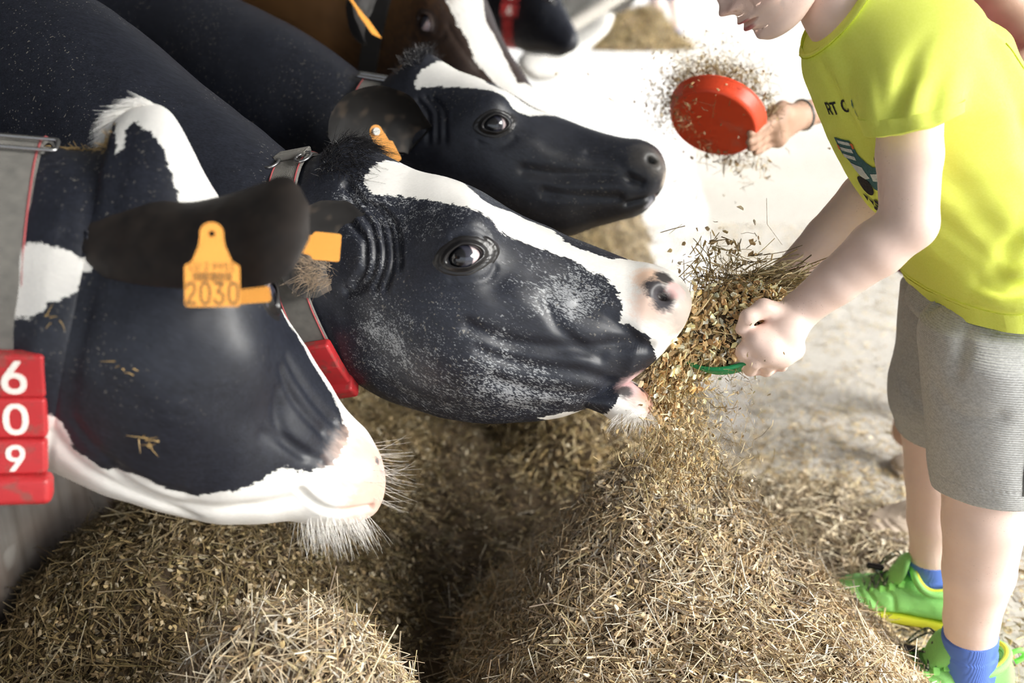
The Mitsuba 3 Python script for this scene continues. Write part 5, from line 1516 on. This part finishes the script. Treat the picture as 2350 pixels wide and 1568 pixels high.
SN.g, SF.g = tuck(SN.g), tuck(SF.g)
pel = trimesh.creation.icosphere(3, 1.0); pel.apply_scale([.11, .115, .09]); pel.apply_translation(P(2250, 640, 1.44)); pel.vertices = tuck(np.asarray(pel.vertices))
shorts = part(BOY, 'shorts', join(tm(*SN.mesh()), tm(*SF.mesh()), pel), 'grey_jersey', 'grey melange jersey shorts', smooth=True)
sm = np.array([SN.at(s, f) + SN.frame(s, f)[3] * .0006 for s, f in [(1.8, .315), (3, .29), (4.0, .28), (5.0, .265), (5.7, .262)]])
part(shorts, 'seam', tube(sm, .0011, 60, 5), 'seam_grey', smooth=True)
pk = [(1.0, .285), (1.0, .42), (2.2, .42), (2.75, .33), (2.2, .292)]
pv = np.array([SN.at(s, f) + SN.frame(s, f)[3] * .003 for s, f in pk])
part(shorts, 'pocket', tm(np.vstack([pv, pv - nrm(SN.frame(2, .33)[3]) * .002]), np.array([[0, 1, 2], [0, 2, 3], [0, 3, 4], [5, 7, 6], [5, 8, 7], [5, 9, 8]] + [t for i in range(5) for t in ([i, i + 5, (i + 1) % 5], [(i + 1) % 5, i + 5, (i + 1) % 5 + 5])])), 'pocket_teal', 'teal pocket lining')

bumped('sock_blue', (.10, .19, .60), .85, lambda p, n, uv: dr.sin((p.x * .8 + p.y) * 2600), .00025, 2e-4, sheen=.3)
for top, bot, y, r0, r1 in (((2226, 1456), (2220, 1560), 1.258, .0405, .0405), ((2135, 1282), (2130, 1385), 1.465, .0350, .036)):
    a, b = PY(*top, y), PY(*bot, y)
    part(BOY, 'sock', tube([a + (b - a) * q for q in (-.02, 0, .15, .3, .34, .7, 1.0)], [r0 - .004, r0, r0 + .0002, r0 - .0005, r0 + .001, r1, r1], 40, 40, up=(1, 0, 0)), 'sock_blue', 'blue ribbed ankle sock', smooth=True)


def mesh_green(p, n, uv):
    d = dr.maximum(dr.abs(dr.sin(p.x * 1700 + p.z * 950)), 0) * dr.abs(dr.sin(p.x * 950 - p.z * 1700))
    return mikit.mix((.20, .56, .12), (.36, .76, .25), d)


bumped('green_mesh', mikit.proc(mesh_green), .6, lambda p, n, uv: dr.sin(p.x * 1700 + p.z * 950) * dr.sin(p.x * 950 - p.z * 1700), .00022, 2e-4)
mat('green_plain', (.27, .72, .15), .55)
mat('sole_yellow', (.60, .62, .035), .55)
mat('slate', (.055, .085, .105), .6)
mat('lace', mikit.proc(lambda p, n, uv: mikit.mix((.035, .045, .05), (.60, .66, .45), mikit.smoothstep(.58, .68, mikit.noise(p.x * 420, p.y * 420, p.z * 420)))), .7)
mat('toggle_black', (.012, .012, .014), .35)
mat('lining_yellow', (.62, .66, .05), .8)


def trainer(heel, toe, upper, main, sole_m, tip_m, lace_m, lining, labels_, size=1.0, sides=(.5,)):
    """Low trainer from heel to toe on the ground: x forward, z up in its own axes."""
    L = np.linalg.norm(toe - heel)
    x = nrm(toe - heel); z = np.array([0, 0, 1.0]); y = np.cross(z, x)
    k = L / .21
    at = lambda q: heel + (x * q[0] + y * q[1] + z * q[2]) * k
    rows = [(.000, .050, .012, .016), (.003, .064, .012, .024), (.012, .077, .012, .031), (.030, .075, .012, .0345), (.055, .071, .012, .0350), (.080, .072, .012, .0345), (.098, .072, .012, .0350), (.120, .066, .012, .0375), (.145, .053, .012, .0400), (.170, .044, .013, .0395), (.190, .038, .012, .0345), (.204, .031, .013, .025), (.2115, .023, .015, .009)]
    st = np.array([np.r_[at((a, 0, zt)), at((a, 0, zb)), w * k * 1.12, 2.5, -.22] for a, zt, zb, w in rows])
    U = Skin(st, -y, 160, 120)
    U.push((meshkit.fbm(U.g * 40, 2) - .5) * .003)
    for q in ([(8.6, .10), (8.2, .2), (7.6, .30)], [(9.2, .08), (8.9, .18), (8.6, .3)], [(7.6, .12), (7.0, .2), (6.8, .3)]): U.crease(q, .005, .0028)
    part(upper, 'upper', tm(*U.mesh()), main, smooth=True)
    # sole: outline grown from the upper's foot
    out = shapely.Polygon([(-.004, -.012), (.004, -.028), (.030, -.037), (.070, -.036), (.110, -.038), (.150, -.043), (.180, -.041), (.203, -.028), (.210, 0), (.203, .028), (.180, .041), (.150, .043), (.110, .038), (.070, .036), (.030, .037), (.004, .028), (-.004, .012)]).buffer(.002)
    lay = []
    for zz, g in ((.0, -.003), (.003, 0), (.011, .001), (.016, -.002)):
        p_ = np.array(out.buffer(g).exterior.coords)[:-1]
        q_ = np.array([out.buffer(g).exterior.interpolate(t, True).coords[0] for t in np.linspace(0, 1, 80, endpoint=False)])
        rise = .006 * np.clip((q_[:, 0] - .165) / .05, 0, 1) ** 2 + .004 * np.clip((.03 - q_[:, 0]) / .03, 0, 1)
        lay.append([at((a, b * 1.10, zz + r)) for (a, b), r in zip(q_, rise)])
    g = np.array(lay)
    v = np.vstack([g.reshape(-1, 3), g[0].mean(0), g[-1].mean(0)]); j = np.arange(80)
    part(upper, 'sole', tm(v, np.vstack([grid_faces(4, 80), np.stack([(j + 1) % 80, j, j * 0 + 320], 1), np.stack([240 + j, 240 + (j + 1) % 80, j * 0 + 321], 1)])), sole_m, labels_[0], smooth=40)
    # toe cap and heel counter: shells just over the upper
    def shell(s0, s1, f0, f1, m, label, lift=.0016, edge=None):
        i0, i1 = [int(np.interp(s, U.s, np.arange(U.nr))) for s in (s0, s1)]
        jj = np.arange(int(f0 * U.ns), int(f1 * U.ns) + 1) % U.ns
        N = U.normals()
        a = U.g[i0:i1 + 1][:, jj] + N[i0:i1 + 1][:, jj] * lift * k
        b = U.g[i0:i1 + 1][:, jj] - N[i0:i1 + 1][:, jj] * .001
        ring = np.concatenate([a, b[:, ::-1]], 1)
        part(upper, m[1], tm(ring.reshape(-1, 3), grid_faces(ring.shape[0], ring.shape[1])), m[0], label, smooth=30)
    shell(10.0, 12.0, .20, .80, (tip_m, 'toe_guard'), labels_[1])
    shell(.02, 3.2, .30, .70, (tip_m, 'heel_counter'), None)
    shell(4.2, 5.0, .10, .40, ('green_plain' if main != 'beige_knit' else main, 'strap'), None, .0022)
    if labels_[2]:
        # padded collar, tongue, laces with toggles
        ring = [at((.056 + .040 * math.cos(a) - .004 * math.cos(2 * a), .0395 * math.sin(a), .079 - .010 * math.sin(a) ** 2 + .010 * max(0, math.cos(a)) ** 2 + .004 * max(0, -math.cos(a)))) for a in np.linspace(0, 2 * np.pi, 41)]
        part(upper, 'collar', tube(ring, .0068 * k, 80, 12), main, smooth=True)
        part(upper, 'lining', tube([q * .94 + at((.056, 0, .085)) * .06 + z * .004 for q in ring], .0038 * k, 80, 8), lining, 'yellow lining', smooth=True)
        tg = ear_mesh(at((.122, 0, .056)), at((.096, 0, .112)), nrm(-x * .8 - z * .3), .031 * k, curl=.75, base_w=.9, thick=.012, n=24, m=18)
        part(upper, 'tongue', tg, main, 'padded tongue', smooth=True)
        lc = []
        for i in range(5):
            a0 = .108 + .013 * i; zt = .0800 - .0086 * i
            a, b = at((a0, -.020 - .001 * i, zt - .006)), at((a0 + .012, .020 + .001 * i, zt - .012))
            a2, b2 = at((a0, .020 + .001 * i, zt - .006)), at((a0 + .012, -.020 - .001 * i, zt - .012))
            up = z * .006 * k
            lc += [tube([a, (a + b) / 2 + up, b], .0016 * k, 16, 6), tube([a2, (a2 + b2) / 2 + up * 1.4, b2], .0016 * k, 16, 6)]
        for sg in (-1, 1):
            lc.append(tube([at((.106, .010 * sg, .082)), at((.116, -.026 + .006 * sg, .094)), at((.136, -.044 + .004 * sg, .066)), at((.150, -.046, .044)), at((.136, -.044 - .004 * sg, .040))], .0016 * k, 30, 6))
        part(upper, 'lace', join(*lc), lace_m, 'dark speckled laces', smooth=True)
        cb = trimesh.creation.capsule(.020, .0058, count=[12, 16])
        part(upper, 'toggle', place(cb, at((.150, -.022, .064)), *[np.cross(x, z), z, x]), 'toggle_black', 'black cord toggle', smooth=True)
        cb = trimesh.creation.capsule(.012, .006, count=[12, 16])
        part(upper, 'toggle', place(cb, at((.112, -.004, .088)), *[np.cross(x, z), z, x]), 'toggle_black', 'black cord toggle', smooth=True)
        part(upper, 'heel_loop', tube([at((.006, 0, .076)), at((-.010, 0, .084)), at((-.016, 0, .076)), at((-.004, 0, .062))], [.004 * k] * 4, 20, 8), 'green_plain', 'heel loop', smooth=True)
        for i in range(4):      # lace eyelet webbing
            a0 = .108 + .014 * i
            for sg in (-1, 1):
                part(upper, 'eyelet', place(rbox(.010 * k, .012 * k, .003, .001), at((a0, .0255 * sg, .069 - .0085 * i)), x, nrm(y * sg * -.6 + z * .8), nrm(np.cross(x, y * sg * -.6 + z * .8))), 'green_plain')


sn = part(BOY, 'shoe', tube([PY(2215, 1545, 1.262), PY(2212, 1560, 1.262)], .03, 4, 12), 'sole_yellow', 'bright green trainer with black laces')
trainer(PZ(2306, 1594, 0), PZ(1990, 1584, 0), sn, 'green_mesh', 'sole_yellow', 'slate', 'lace', 'lining_yellow', ('yellow-green sole', 'slate toe guard', True))
sf = part(BOY, 'shoe', tube([PY(2128, 1370, 1.465), PY(2126, 1385, 1.465)], .028, 4, 12), 'sole_yellow', 'bright green trainer with black laces')
trainer(PZ(2212, 1430, 0.01), PZ(1914, 1372, 0.01), sf, 'green_mesh', 'sole_yellow', 'slate', 'lace', 'lining_yellow', ('yellow-green sole', 'slate toe guard', True))

# --- the green scoop in the boy's hands and the feed on it
mat('scoop_green', (.010, .23, .075), .4, specular=.5)
sc0 = P(1690, 770, 1.335)
ax_ = nrm(P(1600, 850, 1.30) - P(1800, 660, 1.42))
zz = nrm(UPV * .93 - FWD * .35 - ax_ * .0); zz = nrm(zz - ax_ * (zz @ ax_)); yy = np.cross(zz, ax_)
nu, nv = 40, 24
g, gi = [], []
for i in range(nu):
    a = 2 * np.pi * i / nu
    R = np.array([.085 * math.cos(a) + .004, .060 * math.sin(a)])
    for j in range(nv):
        q = j / (nv - 1)
        rad = q ** .6
        g.append(sc0 + ax_ * R[0] * rad + yy * R[1] * rad + zz * (-.030 + .034 * max(0, q - .25) ** 1.6 / .75 ** 1.6))
g = np.array(g).reshape(nu, nv, 3)
both = np.concatenate([g, (g + zz * .0028)[:, ::-1]], 1)
SCOOP = thing('feed_scoop', 'green plastic scoop in the hands of the boy, heaped with feed', 'scoop')
part(SCOOP, 'bowl', tm(both.reshape(-1, 3), np.vstack([grid_faces(nu, 2 * nv, False), [[(nu - 1) * 2 * nv + j, (nu - 1) * 2 * nv + j + 1, j + 1] for j in range(2 * nv - 1)], [[(nu - 1) * 2 * nv + j, j + 1, j] for j in range(2 * nv - 1)]])), 'scoop_green', smooth=40)
part(SCOOP, 'rim', tube(np.vstack([g[:, -1], g[:1, -1]]) + zz * .0015, .0030, 80, 8, dense=False), 'scoop_green', smooth=True)
hd_ = P(1738, 800, 1.305)
part(SCOOP, 'handle', tube([g[30, -1], hd_, P(1790, 815, 1.315)], [.007, .0075, .007], 24, 12), 'scoop_green', smooth=True)
core = sc0 + zz * .012
mound = trimesh.creation.icosphere(4, 1.0)
mv = np.asarray(mound.vertices); mv = mv * (1 + (meshkit.fbm(mv * 4 + 2, 3)[:, None] - .5) * .5)
MO = core + zz * .004 - ax_ * .006
mpts = MO + mv[:, :1] * ax_ * .078 + mv[:, 1:2] * yy * .050 + mv[:, 2:] * zz * .040
fm = thing('scooped_feed', 'heaped grain flakes and chopped hay spilling from the green scoop into the mouth of the cow', 'feed', kind='stuff')
part(fm, 'base', tm(mpts, mound.faces), 'feed_base', smooth=True)
def on_mound(n):
    u = nrm(FR.normal(0, 1, (n, 3))); u[:, 2] = np.abs(u[:, 2]) * 1.2 - .25
    return MO + u[:, :1] * ax_ * .082 + u[:, 1:2] * yy * .054 + u[:, 2:] * zz * .045 + FR.normal(0, .004, (n, 3))
hay = lambda n: P(1775, 665, 1.37) + FR.normal(0, 1, (n, 3)) @ np.diag([.026, .022, .016])
l1 = cloud(1500, 200, 400, on_mound, flake=np.clip(FLAKE * 1.6, 0, .92))  # flake colours brightened to make up for the shaded near side
l2 = cloud(0, 420, 260, hay, 1.3, flow=nrm(P(1860, 655, 1.37) - P(1740, 690, 1.37)) * 2.2, straw=STRAW * .72)
spill = along([P(1640, 700, 1.335), P(1600, 760, 1.32), P(1565, 820, 1.315), P(1525, 890, 1.31), P(1500, 925, 1.31)], [.040, .038, .036, .030, .024])
l3 = cloud(1900, 260, 420, spill, flake=np.clip(FLAKE * 1.5, 0, .92), straw=STRAW * 1.3, flow=nrm(P(1500, 925, 1.31) - P(1640, 700, 1.33)) * 1.2)
fall = along([P(1520, 900, 1.31), P(1535, 980, 1.31), P(1540, 1050, 1.32), P(1540, 1120, 1.33)], [.040, .060, .065, .060])
l4 = cloud(420, 260, 420, fall, .8, flow=-UPV * .8)
dust = along([P(1640, 820, 1.33), P(1600, 900, 1.32), P(1585, 1000, 1.32), P(1570, 1110, 1.33)], [.06, .085, .095, .09])
l5 = cloud(60, 320, 900, dust, .55, flow=-UPV * .4, straw=STRAW * 1.25)
l7 = cloud(0, 0, 5000, along([P(1640, 840, 1.33), P(1605, 910, 1.33), P(1585, 1000, 1.33), P(1570, 1100, 1.33)], [.07, .09, .10, .09]), .16, straw=STRAW * 1.1 + .25)
l6 = cloud(140, 160, 150, along([P(1690, 600, 1.37), P(1640, 640, 1.35), P(1600, 690, 1.34)], [.05, .05, .04]), .9)
v, f, c = bundle(l1, l2, l3, l4, l5, l6, l7)
part(fm, 'flake', (v, f), 'feed_piece', kind='stuff', color=np.clip(c, 0, 1))

# --- the child behind the boy with the red dish
KID = thing('person', 'child behind the boy, holding out the red dish and wearing beige shoes', 'person')
S, E_, W = P(2080, -60, 2.0), P(2105, 190, 2.02), P(1838, 265, 1.88)
S3, E3, W3 = P(2190, -120, 2.12), P(2395, 118, 2.08), P(2262, 250, 2.02)
K = [P(1792, 262, 1.800), P(1778, 282, 1.800), P(1776, 302, 1.812), P(1784, 318, 1.830)]
C_ = [P(1758, 288, 1.775), P(1748, 306, 1.780), P(1748, 322, 1.796), P(1758, 334, 1.815)]
TP = [(P(1735, 300, 1.765), P(1722, 306, 1.757)), (P(1732, 320, 1.772), P(1720, 326, 1.765)), (P(1734, 334, 1.788), P(1722, 340, 1.780)), (P(1744, 344, 1.805), P(1734, 350, 1.80))]
TH = [P(1822, 258, 1.86), P(1795, 246, 1.865), P(1772, 256, 1.862), P(1756, 272, 1.855)]
a1 = body_piece([(chain([S, S * .5 + E_ * .5, E_, E_ * .6 + W * .4, W], [.040, .036, .032, .031, .0225]) + [(W, K[1] * .6 + W * .4, .023, .021)], .02)], .0045)
a2 = body_piece([(chain([S3, S3 * .5 + E3 * .5, E3, E3 * .6 + W3 * .4, W3], [.044, .041, .038, .038, .027]), .02)], .005)
h1 = body_piece(hand(K, C_, TP, TH, W, palm_r=.0165, r=.0085), .0028)
ctr = P(2190, 400, 2.12)
tor = body_piece([(chain([np.array([.76, 2.12, 1.14]), np.array([.80, 2.12, .98]), np.array([.90, 2.14, .72]), np.array([.94, 2.15, .60])], [.05, .11, .10, .12]), .05), (chain([np.array([.96, 2.03, .62]), np.array([.93, 2.03, .32]), np.array([.90, 2.03, .08])], [.07, .05, .036]), .02), (chain([np.array([.98, 2.26, .62]), np.array([1.06, 2.28, .32]), np.array([1.05, 2.28, .08])], [.07, .05, .036]), .02)], .008)
hd2 = surface_nets(lambda p: smin(ellip(p, (.70, 2.12, 1.25), (.095, .075, .105)), ellip(p, (.61, 2.12, 1.22), (.016, .012, .018)), .012), (.56, 2.0, 1.10), (.84, 2.24, 1.40), .008)
part(KID, 'body', join(a1, a2, h1, tor, hd2), 'skin_tan', smooth=True, uv=np.zeros((sum(len(q.vertices) for q in (a1, a2, h1, tor, hd2)), 2)))
mat('dress_print', mikit.proc(lambda p, n, uv: mikit.mix((.16, .018, .075), (.33, .055, .10), mikit.smoothstep(.4, .62, mikit.noise(p.x * 160, p.y * 160, p.z * 160)))), .8)
dr_ = []
for i, (zq, rx, ry) in enumerate(((1.04, .070, .10), (.99, .095, .135), (.90, .105, .13), (.80, .115, .13), (.70, .140, .15), (.60, .135, .17), (.50, .120, .18), (.42, .105, .18))):
    dr_.append([(.965 - .36 * max(0, zq - .62) + .12 * max(0, .56 - zq) + rx * math.cos(a) * (1 + .05 * math.sin(7 * a) * (zq < .8)), 2.13 + ry * math.sin(a) * (1 + .05 * math.sin(7 * a) * (zq < .8)), zq) for a in np.linspace(0, 2 * np.pi, 64, endpoint=False)])
dr_ = np.array(dr_)
part(KID, 'dress', tm(dr_.reshape(-1, 3), grid_faces(8, 64)), 'dress_print', 'speckled purple-red dress', smooth=True)
mat('beige_knit', (.42, .34, .27), .7)
mat('sole_white', (.72, .68, .72), .5)
for hl, to in ((PZ(2205, 1226, 0), PZ(1966, 1222, 0)), (PZ(2240, 1085, 0), PZ(2048, 1082, 0))):
    s_ = part(KID, 'shoe', tube([hl * .7 + to * .3 + np.array([0, 0, .03]), hl * .6 + to * .4 + np.array([0, 0, .03])], .015, 4, 10), 'sole_white', 'beige shoe with a white sole')
    trainer(hl, to, s_, 'beige_knit', 'sole_white', 'beige_knit', 'lace', 'lining_yellow', ('white sole', None, False))
bc = W * .985 + E_ * .015
tdir = nrm(E_ - W); x_, y_, _ = axes(tdir, UPV)
mat('bead_dark', mikit.proc(lambda p, n, uv: mikit.mix((.02, .022, .025), (.16, .16, .16), mikit.noise(p.x * 300, p.y * 300, p.z * 300))), .35)
part(KID, 'bracelet', tube([bc + .0262 * (x_ * math.cos(a) + y_ * math.sin(a)) for a in np.linspace(0, 2 * np.pi, 37)], .0042, 60, 8), 'bead_dark', 'thin dark bead bracelet', smooth=True)
mat('kid_hair', (.10, .06, .03), .5)
hh = trimesh.creation.icosphere(3, 1.0); hh.apply_scale([.105, .085, .112]); hh.apply_translation([.715, 2.12, 1.265])
part(KID, 'hair', hh, 'kid_hair', smooth=True)

# --- the red dish
mat('dish_red', mikit.proc(lambda p, n, uv: mikit.mix((.80, .075, .025), (.70, .16, .10), mikit.smoothstep(.55, .85, mikit.fbm(p.x * 40, p.y * 40, p.z * 40, 3)) * .7)), .38, specular=.5)
DISH = thing('dish', 'red plastic dish held out by the child, seen from below, hay flying off it', 'dish')
prof = [(0, -.002), (.070, -.002), (.075, 0), (.0785, .006), (.084, .024), (.0865, .027), (.0885, .025), (.0888, .022), (.0868, .019), (.0815, .002), (.078, -.004), (.074, -.0062), (0, -.0068)]
lth = trimesh.creation.revolve(np.array(prof), sections=96)
az = nrm(FWD * .45 + RGT * .38 + UPV * .81)
DC = P(1638, 281, 1.78)
x_, y_, z_ = axes(az, UPV)
part(DISH, 'bowl', place(lth, DC, x_, y_, z_), 'dish_red', smooth=35)
rimf = lambda n: (lambda a, q: DC + z_ * (.035 + FR.uniform(0, .03, (n, 1))) + (x_ * np.cos(a)[:, None] + y_ * np.sin(a)[:, None]) * q[:, None])(FR.uniform(0, 6.283, n), np.abs(FR.normal(.078, .016, n)))
plume = along([P(1700, 230, 1.85), P(1640, 200, 1.86), P(1585, 195, 1.84), P(1555, 225, 1.80), P(1545, 260, 1.79)], [.05, .07, .085, .07, .05])
hanging = along([P(1620, 345, 1.84), P(1690, 362, 1.84), P(1740, 375, 1.82)], [.02, .03, .04])
wide = along([P(1480, 200, 1.8), P(1560, 260, 1.8), P(1720, 420, 1.8)], [.20, .22, .10])
fl = thing('flying_hay', 'hay and husks flying off the red dish', 'hay', kind='stuff')
v, f, c = bundle(cloud(120, 600, 700, rimf, .8, straw=STRAW * .85), cloud(700, 900, 1500, plume, .6, straw=STRAW * 1.1), cloud(25, 110, 60, hanging, .9), cloud(26, 10, 24, wide, .8), cloud(0, 60, 120, lambda n: DC + z_ * .016 + (x_ * FR.normal(0, .035, (n, 1)) + y_ * FR.normal(0, .035, (n, 1))), 1.2))
scene[fl] = mikit.ply((v, f), 'feed_piece', color=c)

# --- the people far down the alley
mat('far_shorts', (.035, .045, .10), .8); mat('far_shoe', (.09, .14, .30), .6); mat('far_top', (.55, .20, .16), .8)
FAR = thing('person', 'distant person in dark blue shorts and blue shoes standing by the far straw heap', 'person')
g0 = PZ(1496, 88, 0); g1 = PZ(1552, 82, 0)
hip = (g0 + g1) / 2 + np.array([-.02, 0, .88])
parts_ = []
for gk in (g0, g1):
    hp = hip + (gk - g0) * .25 + np.array([0, 0, -.03])
    parts_.append((chain([hp, (hp * .5 + gk * .5) + np.array([-.02, -.05, .0]), gk + np.array([0, 0, .09])], [.10, .066, .045]), .03))
parts_.append((chain([hip, hip + np.array([0, 0, .30]), hip + np.array([0, 0, .52]), hip + np.array([0, 0, .62])], [.15, .14, .13, .06]), .06))
parts_.append((chain([hip + np.array([-.18, 0, .50]), hip + np.array([-.30, -.05, .25]), P(1494, 30, 13.2)], [.05, .042, .032]), .03))
parts_.append((chain([hip + np.array([.18, 0, .50]), hip + np.array([.27, -.05, .25]), hip + np.array([.25, -.1, .02])], [.05, .042, .032]), .03))
fb = body_piece(parts_, .022, .05)
fh = trimesh.creation.icosphere(3, .11); fh.apply_translation(hip + np.array([0, 0, .78]))
part(FAR, 'body', join(fb, fh), 'skin', smooth=True, uv=np.zeros((len(fb.vertices) + len(fh.vertices), 2)))
part(FAR, 'shorts', body_piece([(chain([hip + np.array([0, 0, .05]), hip + (g0 - g1) * .2 + np.array([0, -.01, -.30])], [.165, .125]), .05), (chain([hip + np.array([0, 0, .05]), hip + (g1 - g0) * .2 + np.array([0, -.01, -.30])], [.165, .125]), .05)], .02, .04), 'far_shorts', 'dark blue shorts', smooth=True)
part(FAR, 'shirt', body_piece([(chain([hip + np.array([0, 0, .12]), hip + np.array([0, 0, .48])], [.165, .165]), .05)], .02, .04), 'far_top', smooth=True)
for gk in (g0, g1):
    q = rbox(.11, .27, .10, .04); q.apply_translation(gk + np.array([0, -.05, .05]))
    part(FAR, 'shoe', q, 'far_shoe', 'blue shoe', smooth=40)
mat('tub_blue', (.10, .17, .55), .5)
bk = trimesh.creation.revolve(np.array([(0, 0), (.11, 0), (.15, .16), (.142, .16), (.105, .012), (0, .012)]), sections=40); bk.apply_translation(P(1482, 46, 13.2))
single('tub', bk, 'tub_blue', 'small blue tub in the hand of the distant person', 'tub', smooth=35)
# cream feed rail beside the far cows
mat('rail_cream', (.70, .66, .60), .4, metallic=.0)
single('feed_rail', join(tube([P(1306, 62, 4.15), P(1380, 16, 4.15), P(1470, -42, 4.15)], .028, 30, 12), tube([P(1462, -80, 4.15), P(1462, -20, 4.15), P(1463, -18, 4.15)], .026, 12, 12)), 'rail_cream', 'cream steel feed rail beside the white cow', 'rail', smooth=40)
